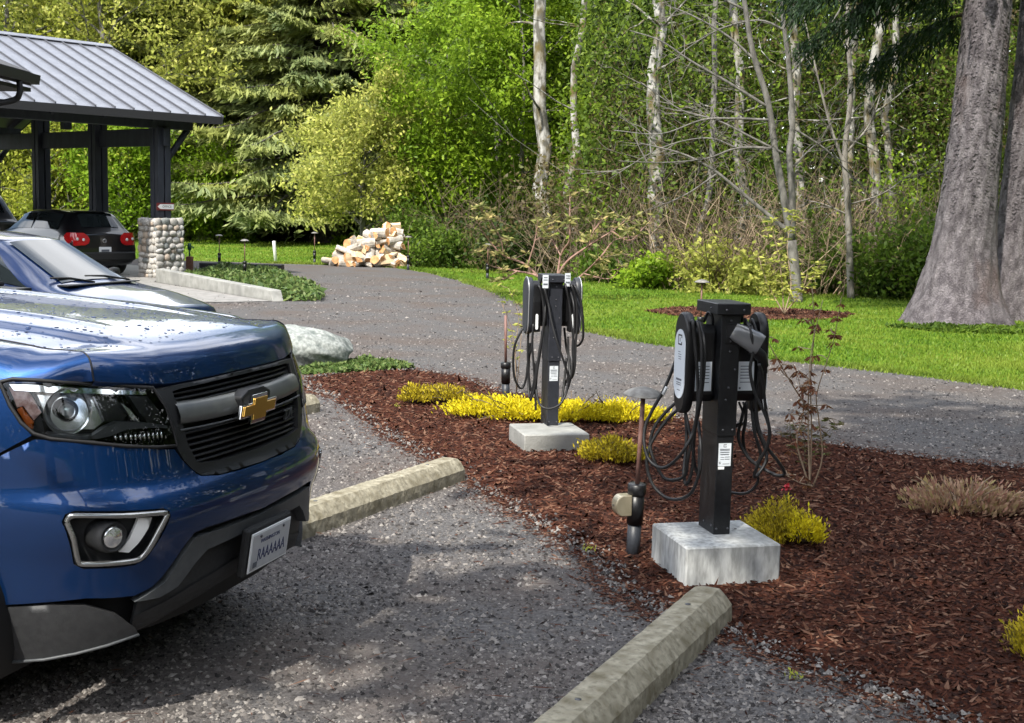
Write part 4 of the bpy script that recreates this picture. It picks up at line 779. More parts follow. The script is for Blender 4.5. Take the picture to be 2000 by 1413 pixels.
LG[max(range(len(LG)), key=lambda i: spots[i][2])]['label'] = 'topmost firewood log on the peak of the heap'
LG[min(range(len(LG)), key=lambda i: spots[i][0])]['label'] = 'leftmost firewood log on the grass at the foot of the heap'
LG[max(range(len(LG)), key=lambda i: spots[i][0]-spots[i][2])]['label'] = 'rightmost firewood log at the foot of the heap'

# ================================================================== CHARGING STATIONS
pm('cable', (.012, .012, .013), rough=.5)
E1, E2 = Vector((.972, .233, 0)), Vector((-.233, .972, 0)); ANG = math.atan2(.233, .972)
def bolt_at(parent, p, n, r=.006):
    mb = MB(); q = Vector((0, 0, 1)).rotation_difference(Vector(n)).to_matrix(); mb.lathe([(r, 0), (r, .002), (r*.6, .004), (0, .0045)], 8, q, p); return mb.build('bolt', MT['bolt'], parent)
def stadium(w, z0, z1, n=12, taper=0.):
    r = w/2; top = [(math.cos(a)*r, z1-r*1.25+math.sin(a)*r*1.25) for a in np.linspace(0, math.pi, n)]; bot = [(math.cos(a)*r*(1-taper), z0+r*1.1+math.sin(a)*r*1.1) for a in np.linspace(math.pi, 2*math.pi, n)]; return top+bot
def logo(parent, m, s, mat):
    """Bracket emblem: an open frame with hooked ends."""
    mb = MB(); bars = [(-.5, 0, .14, 1.0), (0, .5, 1.1, .16), (0, -.5, 1.1, .16), (.48, .36, .16, .3), (.48, -.36, .16, .3), (-.02, .0, .10, .45)]
    for x, y, w, h in bars: mb.box((x*s, y*s, .0004), (w*s, h*s, .0008))
    o = mb.build('emblem', mat, parent); o.data.transform(m); return o
def printlines(parent, m, rows, mat):
    for x, y, w, h in rows:
        mb = MB(); mb.box((x, y, .0004), (w, h, .0008)); o = mb.build('print_line', mat, parent); o.data.transform(m)
def station(label, loc, hb, steel, near):
    """Local frame: x along the row of the two units, y away from the viewer, z up from the block's foot."""
    t = empty('charging_station', loc, ANG, label=label, cat='charging station', group='dual charging stations'); H = hb+1.16
    mb = MB(); w, d = .088, .20; mb.box((0, 0, hb+.56), (w, d, 1.12), bev=.003); post = mb.build('post', steel, t)
    for x, z in ((-.03, hb+.03), (.03, hb+.03)): bolt_at(post, (x, -d/2, z), (0, -1, 0))
    for y in (-.07, .03): bolt_at(post, (-w/2, y, hb+.04), (-1, 0, 0))
    mb = MB(); mb.box((0, -.0065, hb+.80), (w+.012, d+.003, .60), bev=.003); sh = mb.build('upper_shroud', steel, t)
    for x, z in ((-.02, hb+.53), (.03, hb+.53), (.0, hb+.74), (-.012, hb+.68), (0, hb+.92), (.0, hb+.97), (.03, hb+.83), (0, hb+1.07)): bolt_at(sh, (x, -.0065-(d+.003)/2, z), (0, -1, 0))
    mb = MB(); mb.box((0, -.004, H-.03), (.175, .275, .056), bev=.004); cap = mb.build('cap', steel, t)
    for x in (-.04, .05): bolt_at(cap, (x, -.1415, H-.035), (0, -1, 0))
    bolt_at(cap, (-.0875, -.06, H-.03), (-1, 0, 0))
    # printed notice on the post front
    mb = MB(); mb.box((-.002, -.1012, hb+.405), (.066, .0016, .115)); lab = mb.build('notice_label', MT['white_label'], t); m = axes((-.002, -.1021, hb+.405), (1, 0, 0), (0, 0, 1))
    logo(lab, m @ Matrix.Translation((0, .045, 0)), .013, MT['print_black']); printlines(lab, m, [(0, .028, .052, .003), (0, .0225, .05, .003), (0, .014, .048, .0016), (0, .011, .05, .0016), (0, .003, .048, .0016), (0, 0, .044, .0016), (-.012, -.012, .02, .002), (.014, -.0115, .026, .003), (-.012, -.023, .02, .002), (.014, -.0225, .026, .003), (.008, -.046, .036, .002)], MT['print_gray'])
    logo(lab, m @ Matrix.Translation((-.024, -.040, 0)), .008, MT['print_black'])
    if near:
        mb = MB(); mb.box((-.018, -.1010, hb+.338), (.032, .0016, .014)); mb.build('serial_sticker', MT['white_plastic'], t)
    for sx in (-1, 1):
        z0, z1 = (hb+.60, hb+1.105) if near else (hb+.70, hb+1.135)
        # spool body
        mb = MB(); mb.prism([(-.052, z0+.10), (-.052, z1-.09), (-.03, z1-.06), (.03, z1-.06), (.052, z1-.09), (.052, z1-.38), (.03, z0+.06), (-.03, z0+.06)], sx*.05, sx*.175, A=(0, 1, 0), B=(0, 0, 1), N=(1, 0, 0)); u = mb.build('charger_body', MT['black_plastic'], t, bevel=.012)
        # shield-like face
        out = stadium(.17, z0, z1, 12, .12); n = len(out); mb = MB(); rings = []
        for k, (off, sc_, ) in enumerate(((.168, .93), (.178, 1.), (.205, 1.), (.213, .965), (.217, .9))):
            cz = (z0+z1)/2; rings.append([(sx*off, a*sc_, cz+(b-cz)*(1-(1-sc_)*.35)) for a, b in out])
        mb.grid(rings, True, True); mb.add(rings[0], [tuple(range(n-1, -1, -1))]); mb.add(rings[-1], [tuple(range(n))]); f_ = mb.build('face_shield', MT['black_plastic'] if near else MT['pvc'], t)
        fm = axes((sx*.2172, 0, (z0+z1)/2), (0, -1, 0) if sx < 0 else (0, 1, 0), (0, 0, 1))
        if near:
            zz0, zz1 = z0+.075, z1-.085; c2 = (z0+z1)/2; o2 = [(a, b) for a, b in stadium(.17*.84, zz0, zz1, 12, 0)]; mb = MB(); mb.prism([(a, b) for a, b in o2], sx*.2165, sx*.2195, A=(0, 1, 0), B=(0, 0, 1), N=(1, 0, 0)); pl = mb.build('face_plate', MT['white_label'], f_)
            fm = axes((sx*.2197, 0, c2), (0, -1, 0) if sx < 0 else (0, 1, 0), (0, 0, 1)); logo(pl, fm @ Matrix.Translation((0, .115, 0)) @ Matrix.Rotation(0, 4, 'Z'), .045, MT['print_black'])
            printlines(pl, fm, [(-.005, .055, .03, .003), (.002, .043, .04, .003), (.002, .031, .04, .003), (.004, .02, .035, .003), (0, -.082, .07, .010), (0, -.098, .06, .004), (0, -.108, .06, .004), (0, -.135, .04, .004)], MT['print_gray'])
            mb = MB(); mb.box((sx*.112, -.0535, z0+.19), (.085, .003, .145)); bl = mb.build('rating_label', MT['white_label'], t); printlines(bl, axes((sx*.112, -.0552, z0+.19), (1, 0, 0), (0, 0, 1)), [(0, y, .06, .004) for y in (.05, .035, .02, .005, -.01, -.03)]+[(-.03, -.06, .01, .01)], MT['print_gray'])
        else:
            rim = [(sx*.207, a*1.03, (z0+z1)/2+(b-(z0+z1)/2)*1.012) for a, b in out]; mb = MB(); mb.tube(rim+[rim[0]], .004, 6, False); mb.build('silver_rim', MT['silver_paint'], f_)
            mb = MB(); mb.prism([(-.08, z0+.02), (-.085, z0+.25), (-.07, z1-.05), (-.03, z1-.02), (-.02, z0+.02)], sx*.11, sx*.176, A=(0, 1, 0), B=(0, 0, 1), N=(1, 0, 0)); mb.build('side_housing', MT['black_plastic'], t, bevel=.01)
            mb = MB(); mb.prism(stadium(.02, z0+.04, z0+.16, 8), -.0865, -.0825, O=(sx*.142, 0, 0), A=(1, 0, 0), B=(0, 0, 1), N=(0, 1, 0)); mb.build('status_light', MT['white_plastic'], t)
        mb = MB(); mb.tube(spline([(sx*.06, -.02, z1-.06), (sx*.075, -.045, z1-.02), (sx*.09, -.03, z1+.0), (sx*.10, .0, z1-.05)], 4), .008, 8); mb.build('cable_hook', MT['black_steel'], t)
    if near:   # plug resting in its holster on the post front, cable end down to the right
        mb = MB(); mb.box((.012, -.106, hb+1.005), (.075, .01, .10), bev=.008); hol = mb.build('holster', MT['black_plastic'], t)
        A_, B_ = Vector((.008, -.115, hb+1.025)), Vector((.135, -.155, hb+.955)); ax = (B_-A_).normalized(); up = Vector((.45, -.1, .89)); up = (up-ax*up.dot(ax)).normalized(); sd = ax.cross(up); G = []
        for f, w_, h_ in ((0, .030, .040), (.12, .036, .046), (.5, .038, .052), (.85, .040, .057), (1, .036, .054)):
            c = A_.lerp(B_, f); G.append([c+sd*w_*np.sign(math.cos(a))*abs(math.cos(a))**.55+up*h_*np.sign(math.sin(a))*abs(math.sin(a))**.55 for a in np.linspace(0, 2*math.pi, 20, endpoint=False)])
        mb = MB(); mb.grid(G, True, True); mb.add(G[0], [tuple(range(19, -1, -1))]); mb.add(G[-1], [tuple(range(20))]); mb.build('plug', MT['plug_gloss'], t)
        mb = MB(); mb.tube(spline([(.10, -.15, hb+.935), (.145, -.15, hb+.90), (.165, -.14, hb+.85), (.172, -.135, hb+.815)], 5), [.03]*6+[.026]*5+[.018]*5, 12); mb.build('plug_handle', MT['black_plastic'], t)
    else:
        for x, z, rz_ in ((-.098, H-.05, .0), (.075, H-.035, .1)):
            mb = MB(); mb.box((x, -.146, z), (.045, .0025, .10), rz_); tg = mb.build('paper_tag', MT['white_label'], t); printlines(tg, axes((x, -.148, z), (1, 0, 0), (0, 0, 1)), [(0, .03, .03, .006), (0, .012, .034, .005), (0, -.02, .034, .012)], MT['print_gray'])
    return t
pm('plug_gloss', (.12, .122, .126), rough=.22, coat=.8)
def block(name, label, c, size, h, mat):
    mb = MB(); n = 14; s = size/2; r_ = np.random.default_rng(int(c[1]*10)); mb.box((0, 0, h/2-.04), (size, size, h+.08), bev=.008); o = mb.build(name, mat); o.location = (*c, 0); o.rotation_euler = (0, 0, ANG)
    return tag(o, label, 'concrete base')
b1 = block('concrete_base', 'pale streaked concrete block under the near charger', (1.035, 6.26), .49, .20, MT['concrete_new'])
mb = MB(); mb.lathe([(.008, .2005), (.008, .2012), (0, .2012)], 10, org=(.14, .07, 0)); mb.build('anchor_hole', MT['print_black'], b1)
b2 = block('concrete_base', 'weathered concrete block under the far charger', (.29, 9.58), .50, .135, MT['concrete'])
st1 = station('black dual charger with white face plates and a plug in its front holster', (1.041, 6.335, 0), .20, MT['black_steel'], True)
st2 = station('dark grey dual charger with paper tags on its cap behind the yellow heather', (.300, 9.81, 0), .135, MT['gray_steel'], False)
def cables(st, org, scl, Y, paths, tags=()):
    inv = (Matrix.Translation(st.location) @ Matrix.Rotation(ANG, 4, 'Z')).inverted()
    for pts, r in paths:
        W = [inv @ ray_pt(org[0]+p[0]/scl, org[1]+p[1]/scl, Y+(p[2] if len(p) > 2 else 0)) for p in pts]; mb = MB(); mb.tube(spline(W, 7), r, 8); mb.build('cable', MT['cable'], st)
    for a, b in tags:
        W = [inv @ ray_pt(org[0]+p[0]/scl, org[1]+p[1]/scl, Y+p[2]) for p in (a, b)]; mb = MB(); mb.tube(W, .0115, 8); mb.build('cable_tag', MT['white_plastic'], st)
f_, b_ = -.12, .10
cables(st1, (1180, 530), 2.174, 6.31, [
    ([(372, 240, 0), (376, 212, f_), (385, 300, f_), (395, 420, f_), (398, 540, f_), (385, 660, f_), (345, 750, f_), (290, 815, -.06), (240, 835, 0), (190, 800, .05), (170, 730, .08), (175, 660, b_), (205, 590, b_), (255, 500, b_), (300, 390, b_), (340, 260, .06)], .0085),
    ([(390, 250, 0), (395, 215, f_), (412, 300, f_-.02), (414, 420, f_-.02), (402, 560, f_-.02), (375, 700, f_), (355, 800, -.1), (345, 862, -.05), (310, 885, 0), (255, 878, .05), (210, 800, .08), (195, 730, b_), (215, 660, b_), (260, 600, b_), (308, 555, b_)], .0085),
    ([(345, 600, -.02), (362, 680, -.05), (378, 760, -.07), (372, 850, -.06), (350, 905, -.04), (338, 860, .0), (345, 780, .04), (350, 690, .06), (345, 600, .08)], .0085),
    ([(400, 640, .0), (408, 720, -.10), (410, 800, -.12), (400, 870, -.12), (370, 940, -.1), (320, 968, -.04), (265, 962, .02), (215, 920, .06), (188, 860, .08), (182, 790, .09), (205, 720, .1), (260, 640, .1), (310, 590, .08)], .0085),
    ([(405, 215, -.03), (425, 300, -.11), (424, 420, -.12), (408, 560, -.11), (385, 680, -.08), (380, 790, -.05), (400, 860, .0), (405, 740, .05)], .0085),
    ([(600, 240, .05), (598, 205, -.05), (622, 260, f_), (632, 340, f_), (620, 420, f_), (640, 520, f_), (680, 600, f_), (703, 680, f_), (690, 750, -.1), (660, 805, -.06), (637, 868, -.03), (655, 862, .0), (690, 780, .03), (640, 640, .06), (632, 500, .1)], .0085),
    ([(632, 240, .1), (630, 208, 0), (655, 300, -.06), (660, 420, -.08), (645, 540, -.06), (655, 660, -.05), (690, 745, -.06), (740, 810, -.05), (766, 858, -.02), (738, 868, .0), (680, 842, .03), (620, 800, .05), (580, 740, .07), (570, 690, .08), (585, 620, .08), (600, 560, .06)], .0085),
    ([(657, 395, -.2), (670, 440, -.18), (683, 560, -.14), (688, 600, -.12), (702, 680, -.1), (692, 750, -.08)], .0085),
    ([(605, 555, .02), (600, 640, .04), (590, 700, .06), (600, 770, .08), (640, 815, .08), (665, 780, .04), (640, 690, .03), (628, 600, .05), (622, 500, .06)], .0085),
    ([(655, 865, 0), (650, 900, .02), (620, 935, .05), (580, 945, .09), (540, 940, .14)], .0075),
    ([(572, 555, .06), (588, 600, .05), (582, 640, .05), (552, 656, .08)], .006), ([(590, 555, .1), (600, 600, .1), (592, 645, .1), (556, 662, .11)], .006)],
    [((265, 490, b_), (248, 523, b_)), ((682, 546, -.14), (687, 590, -.12))])
cables(st2, (940, 480), 3.364, 9.78, [
    ([(372, 300, .05), (378, 265, f_), (402, 340, f_), (412, 480, f_), (397, 620, f_), (372, 760, f_), (352, 880, -.1), (322, 1000, -.06), (310, 940, 0), (312, 800, .05), (318, 640, .08)], .009),
    ([(405, 300, .05), (410, 272, f_), (440, 380, f_-.02), (462, 500, f_-.05), (500, 640, f_-.08), (545, 770, f_-.08), (572, 870, f_-.06), (560, 960, f_-.06), (520, 1040, f_-.1), (450, 1072, f_-.12), (390, 1050, f_-.1), (362, 960, -.1), (366, 840, -.05), (388, 700, .0), (400, 560, .05)], .009),
    ([(272, 545, -.05), (225, 640, -.05), (210, 740, -.03), (215, 850, 0), (240, 920, .02), (270, 935, .04), (295, 870, .04), (308, 760, .03), (332, 650, 0), (342, 515, -.05)], .009),
    ([(342, 515, -.09), (335, 650, -.09), (345, 800, -.09), (355, 950, -.08), (358, 1080, -.08)], .009), ([(310, 540, 0), (305, 700, 0), (312, 850, 0), (326, 950, 0), (345, 900, .04), (360, 760, .06)], .009),
    ([(390, 280, .0), (420, 420, f_), (405, 560, f_), (380, 700, f_), (368, 820, f_), (350, 940, -.1), (322, 1020, -.08)], .009),
    ([(548, 290, .05), (552, 258, f_), (578, 380, f_), (592, 520, f_), (607, 640, f_), (600, 800, f_), (580, 900, f_), (555, 970, f_), (530, 1020, -.08), (545, 900, -.02), (560, 740, .03)], .009),
    ([(585, 290, .05), (590, 258, f_), (622, 360, f_), (630, 500, f_), (620, 650, f_), (614, 800, f_), (590, 870, -.08), (575, 760, 0), (570, 600, .05)], .009),
    ([(605, 290, .05), (612, 262, -.08), (652, 360, -.1), (667, 480, -.1), (669, 600, -.08), (650, 645, -.04), (630, 660, 0)], .009), ([(545, 540, .05), (560, 680, .03), (585, 760, .0), (572, 860, -.02), (540, 930, .03)], .009), ([(575, 270, 0), (606, 380, f_), (612, 520, f_), (600, 660, f_), (606, 780, f_)], .009)])
# ================================================================== CANOPY
pm('timber', (.018, .021, .030), (.032, .036, .048), scale=7, rough=.75, bump=.3, stretch=(1, 1, .2))
pm('roof_seam_shade', (.07, .073, .085), rough=.5)  # seam ribs darker than the pans: shade of their unlit sides put into the colour
pm('roof_metal', (.17, .178, .205), (.21, .22, .25), scale=3, rough=.42, metal=.35)
pm('fascia_dark', (.020, .020, .022), rough=.6)
pm('mortar', (.22, .19, .16), (.30, .27, .23), scale=20, rough=.95, bump=.5)
for i, (a, b) in enumerate([((.30, .285, .255), (.44, .42, .39)), ((.14, .15, .145), (.24, .25, .24)), ((.34, .27, .21), (.46, .39, .32)), ((.25, .24, .225), (.36, .35, .33)), ((.42, .40, .37), (.54, .52, .49))]):
    pm('cobble_%d' % i, a, b, scale=9, rough=.85, bump=.25)
CR = math.atan2(-.6606, .7507); PC = (-8.12, 29.5)
V, F = cdt([(-7.75, 27.55), (-4.35, 23.0), (-5.2, 22.5), (-9.5, 22.4), (-18, 27), (-24, 36), (-15, 37), (-8.7, 33.5), (-8.2, 30)], step=3); mesh_np('concrete_pad', np.c_[V, np.full(len(V), .014)], F, MT['pad'])['kind'] = 'structure'
can = empty('entrance_canopy', (*PC, 0), CR, label='dark timber entrance canopy with a grey standing seam metal roof', cat='canopy')
EX, EZ, RX, RZ, Y1, Y0 = .65, 3.67, -4.1, 5.55, 1.23, -13.0
sl = math.hypot(EX-RX, RZ-EZ); ux = Vector(((RX-EX)/sl, 0, (RZ-EZ)/sl)); un = Vector((-ux.z, 0, ux.x)); un = un if un.z > 0 else -un
pan = MB(); pan.box((0, 0, 0), (sl, .452, .012)); pan.cur = 1; pan.box((0, .226, .024), (sl, .022, .048)); pd = pan.build('roof_panel', [MT['roof_metal'], MT['roof_seam_shade']]); pmesh = pd.data; bpy.data.objects.remove(pd)
npan = int((Y1-Y0)/.46)
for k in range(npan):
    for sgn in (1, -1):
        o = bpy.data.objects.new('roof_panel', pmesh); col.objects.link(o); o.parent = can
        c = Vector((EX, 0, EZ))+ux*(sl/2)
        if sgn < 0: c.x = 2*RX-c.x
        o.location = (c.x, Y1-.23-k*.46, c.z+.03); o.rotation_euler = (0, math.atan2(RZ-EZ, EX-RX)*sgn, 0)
L_ = Y1-Y0; ym = (Y1+Y0)/2
for sgn in (1, -1):
    mb = MB(); c = Vector((EX, 0, EZ))+ux*(sl/2)-un*.075; c.x = c.x if sgn > 0 else 2*RX-c.x
    mb.box((c.x, ym, c.z+.02), (sl-.02, L_-.04, .13), mat=Matrix.Rotation(math.atan2(RZ-EZ, EX-RX)*sgn, 3, 'Y')); mb.build('roof_deck', MT['fascia_dark'], can)
    mb = MB(); mb.box((EX+.012 if sgn > 0 else 2*RX-EX-.012, ym, EZ-.06), (.03, L_, .17)); mb.build('eave_fascia', MT['fascia_dark'], can)
    for yy in (Y1+.014, Y0-.014):
        mb = MB(); c2 = Vector((EX, 0, EZ))+ux*(sl/2); c2.x = c2.x if sgn > 0 else 2*RX-c2.x; mb.box((c2.x, yy, c2.z-.035), (sl, .026, .19), mat=Matrix.Rotation(math.atan2(RZ-EZ, EX-RX)*sgn, 3, 'Y')); mb.build('rake_board', MT['roof_metal'] if sgn > 0 else MT['fascia_dark'], can)
mb = MB(); mb.prism([(-.16, -.045), (0, .03), (.16, -.045), (.16, -.03), (0, .05), (-.16, -.03)], Y0-.02, Y1+.02, O=(RX, 0, RZ+.055)); mb.build('ridge_cap', MT['roof_metal'], can)
def post_cluster(x, y, z0, z1):
    for a in (-.092, .092):
        for b in (-.092, .092): mb = MB(); mb.box((x+a, y+b, (z0+z1)/2), (.15, .15, z1-z0), bev=.008); mb.build('post', MT['timber'], can)
for yy in (0, -6.0, -12):
    for x in (0, -2.65, -5.35, -8.0):
        if yy == -6 and x in (-2.65, -5.35): continue
        post_cluster(x, yy, 1.36 if x == 0 else 0, 3.42+(.55 if x in (-2.65, -5.35) else 0))
    mb = MB(); mb.box((-4, yy, 3.19), (8.5, .13, .40), bev=.01); mb.build('tie_beam', MT['timber'], can)
    for x in (-.35, -7.65): pass
for x in (0, -8.0):
    mb = MB(); mb.box((x, -5.7, 3.49), (.26, 13.0, .22), bev=.01); mb.build('eave_beam', MT['timber'], can)
    for yy, s in ((.12, 1), (-5.85, 1), (-6.15, -1), (-11.85, 1)):
        mb = MB(); a = Vector((x, yy, 2.62)); b = Vector((x, yy+s*.62, 3.40)); mb.tube([a, b], .075, 4); mb.build('knee_brace', MT['timber'], can)
for yy in (0, -6, -12):
    mb = MB(); mb.box((RX, yy, 4.4), (.2, .2, 1.9)); mb.build('king_post', MT['timber'], can)
mb = MB(); mb.box((RX, ym, 5.28), (.16, L_-.6, .26)); mb.build('ridge_beam', MT['timber'], can)
for sgn in (1, -1):
    for yy in np.arange(Y0+.4, Y1-.2, 1.22):
        mb = MB(); c = Vector((EX, 0, EZ))+ux*(sl/2)-un*.20; c.x = c.x if sgn > 0 else 2*RX-c.x; mb.box((c.x, yy, c.z+.01), (sl-.35, .07, .14), mat=Matrix.Rotation(math.atan2(RZ-EZ, EX-RX)*sgn, 3, 'Y')); mb.build('rafter', MT['timber'], can)
# river stone pier under the corner post
def pier(label, yloc, n_rows=9):
    r_ = np.random.default_rng(int(abs(yloc)*7)+3); t = empty('stone_pier', can.matrix_basis @ Vector((0, yloc, 0)), CR, label=label, cat='pier'); s = .375
    mb = MB(); mb.box((0, 0, .655), (2*s-.06, 2*s-.06, 1.33)); mb.build('mortar_core', MT['mortar'], t)
    ms = []
    for i in range(7):
        bm = bmesh.new(); bmesh.ops.create_icosphere(bm, subdivisions=2, radius=1)
        for v in bm.verts: p = v.co; q = 1+.10*math.sin(p.x*3+i)+.08*math.sin(p.z*4+i*2)+.05*math.sin(p.y*5+i); v.co = Vector([math.copysign(abs(c)**.8, c) for c in p])*q
        me = bpy.data.meshes.new('river_stone'); bm.to_mesh(me); bm.free(); me.polygons.foreach_set('use_smooth', np.ones(len(me.polygons), bool)); me.materials.append(MT['cobble_0']); ms.append(me)
    for f in range(4):
        q = Matrix.Rotation(f*math.pi/2, 3, 'Z'); z = 0.
        while z < 1.30:
            h = r_.uniform(.10, .18); x = -s
            while x < s-.04:
                w = min(r_.uniform(.10, .26), s-x); 
                if w < .07: break
                o = bpy.data.objects.new('river_stone', ms[r_.integers(0, 7)]); col.objects.link(o); o.parent = t; d = r_.uniform(.045, .06)
                o.location = q @ Vector((s-.035+r_.uniform(-.012, .012), x+w/2, min(z+h/2+r_.normal(0, .008), 1.28))); o.scale = (d, w/2*.98, h/2*1.02)
                o.rotation_euler = (r_.normal(0, .22) if f % 2 == 0 else 0, 0 if f % 2 == 0 else 0, f*math.pi/2)
                o.material_slots[0].link = 'OBJECT'; o.material_slots[0].material = MT['cobble_%d' % r_.choice([0, 0, 1, 2, 3, 4])]; x += w
            z += h*.98
    for i in (-1.5, -.5, .5, 1.5):
        for j in (-1.5, -.5, .5, 1.5):
            o = bpy.data.objects.new('river_stone', ms[r_.integers(0, 7)]); col.objects.link(o); o.parent = t; o.location = (i*.18, j*.18, 1.315); o.scale = (.10, .10, .045); o.material_slots[0].link = 'OBJECT'; o.material_slots[0].material = MT['cobble_%d' % r_.integers(0, 5)]
    return t
pier('river stone pier under the corner post of the canopy', 0)
# arrow sign on the corner post
pm('sign_red', (.16, .02, .02), rough=.5); pm('sign_white', (.78, .78, .76), rough=.4)
sg = empty('arrow_sign', can.matrix_basis @ Vector((.17, 0, 1.62)), CR, label='white arrow sign reading office on the canopy corner post', cat='sign')
mb = MB(); mb.box((.012, 0, 0), (.02, .46, .17), bev=.003); mb.build('backing', MT['sign_red'], sg)
mb = MB(); mb.prism([(-.21, 0), (-.14, .055), (.215, .055), (.215, -.055), (-.14, -.055)], .0225, .027, A=(0, 1, 0), B=(0, 0, 1), N=(1, 0, 0)); ar = mb.build('arrow', MT['sign_white'], sg)
text('lettering', 'OFFICE', .075, MT['print_black'], axes((.0275, .035, 0), (0, 1, 0), (0, 0, 1)), ar)

# ---- low ramp wall
mb = MB(); a, b = Vector((-7.72, 27.6, 0)), Vector((-4.33, 23.02, 0)); d = (b-a).normalized(); n = Vector((-d.y, d.x, 0)); n = n if n.x > 0 else -n
def quadbar(p, q, th, h0, h1):
    return [p, q, q+n*th, p+n*th, p+Vector((0, 0, h0)), q-d*.12+Vector((0, 0, h1)), q-d*.12+n*th+Vector((0, 0, h1)), p+n*th+Vector((0, 0, h0))]
mb.add(quadbar(a, b, .22, .30, .20), [(0, 3, 2, 1), (4, 5, 6, 7), (0, 1, 5, 4), (1, 2, 6, 5), (2, 3, 7, 6), (3, 0, 4, 7)]); o = mb.build('ramp_wall', MT['concrete'], bevel=.015); tag(o, 'low concrete ramp wall running from the stone pier to the lot', 'wall')
mb = MB(); mb.box((-7.1, 33.4, .06), (2.2, .3, .22), rz=-.1, bev=.02); tag(mb.build('landscape_timber', MT['fascia_dark']), 'dark timber edging on the ground behind the yard hydrant', 'edging')

# ---- corner of the office building at the left
off = empty('office_building', (-6.36, 17.0, 0), label='corner of the office roof with a dark gutter at the left edge', cat='building')
pm('siding', (.10, .11, .12), (.14, .15, .16), scale=5, rough=.8)
mb = MB(); mb.box((-6.2, -3.2, 1.55), (9.0, 4.2, 3.1)); mb.build('wall', MT['siding'], off)
mb = MB(); mb.prism([(0, 3.40), (-5.5, 5.6), (-11, 3.40), (-11, 3.22), (-5.5, 5.42), (0, 3.22)], -5.6, 0, N=(0, 1, 0)); mb.build('roof', MT['roof_dark'] if 'roof_dark' in MT else pm('roof_dark', (.05, .05, .052), (.08, .08, .085), scale=12, rough=.8), off)
mb = MB(); mb.box((-.75, -2.8, 3.17), (1.5, 5.6, .05)); mb.build('soffit', MT['fascia_dark'], off)
mb = MB(); mb.prism([(0, 0), (.10, 0), (.12, .12), (.105, .12), (.09, .015), (.0, .015)], -5.62, .03, O=(.002, 0, 3.24)); mb.build('gutter', MT['fascia_dark'], off)
mb = MB(); mb.tube(spline([(.06, -.55, 3.24), (.06, -.55, 3.08), (-.05, -.57, 2.98), (-.5, -.9, 2.86), (-1.2, -1.05, 2.72), (-1.62, -1.05, 2.4), (-1.64, -1.05, .1)], 5), .04, 8); mb.build('downspout', MT['fascia_dark'], off)

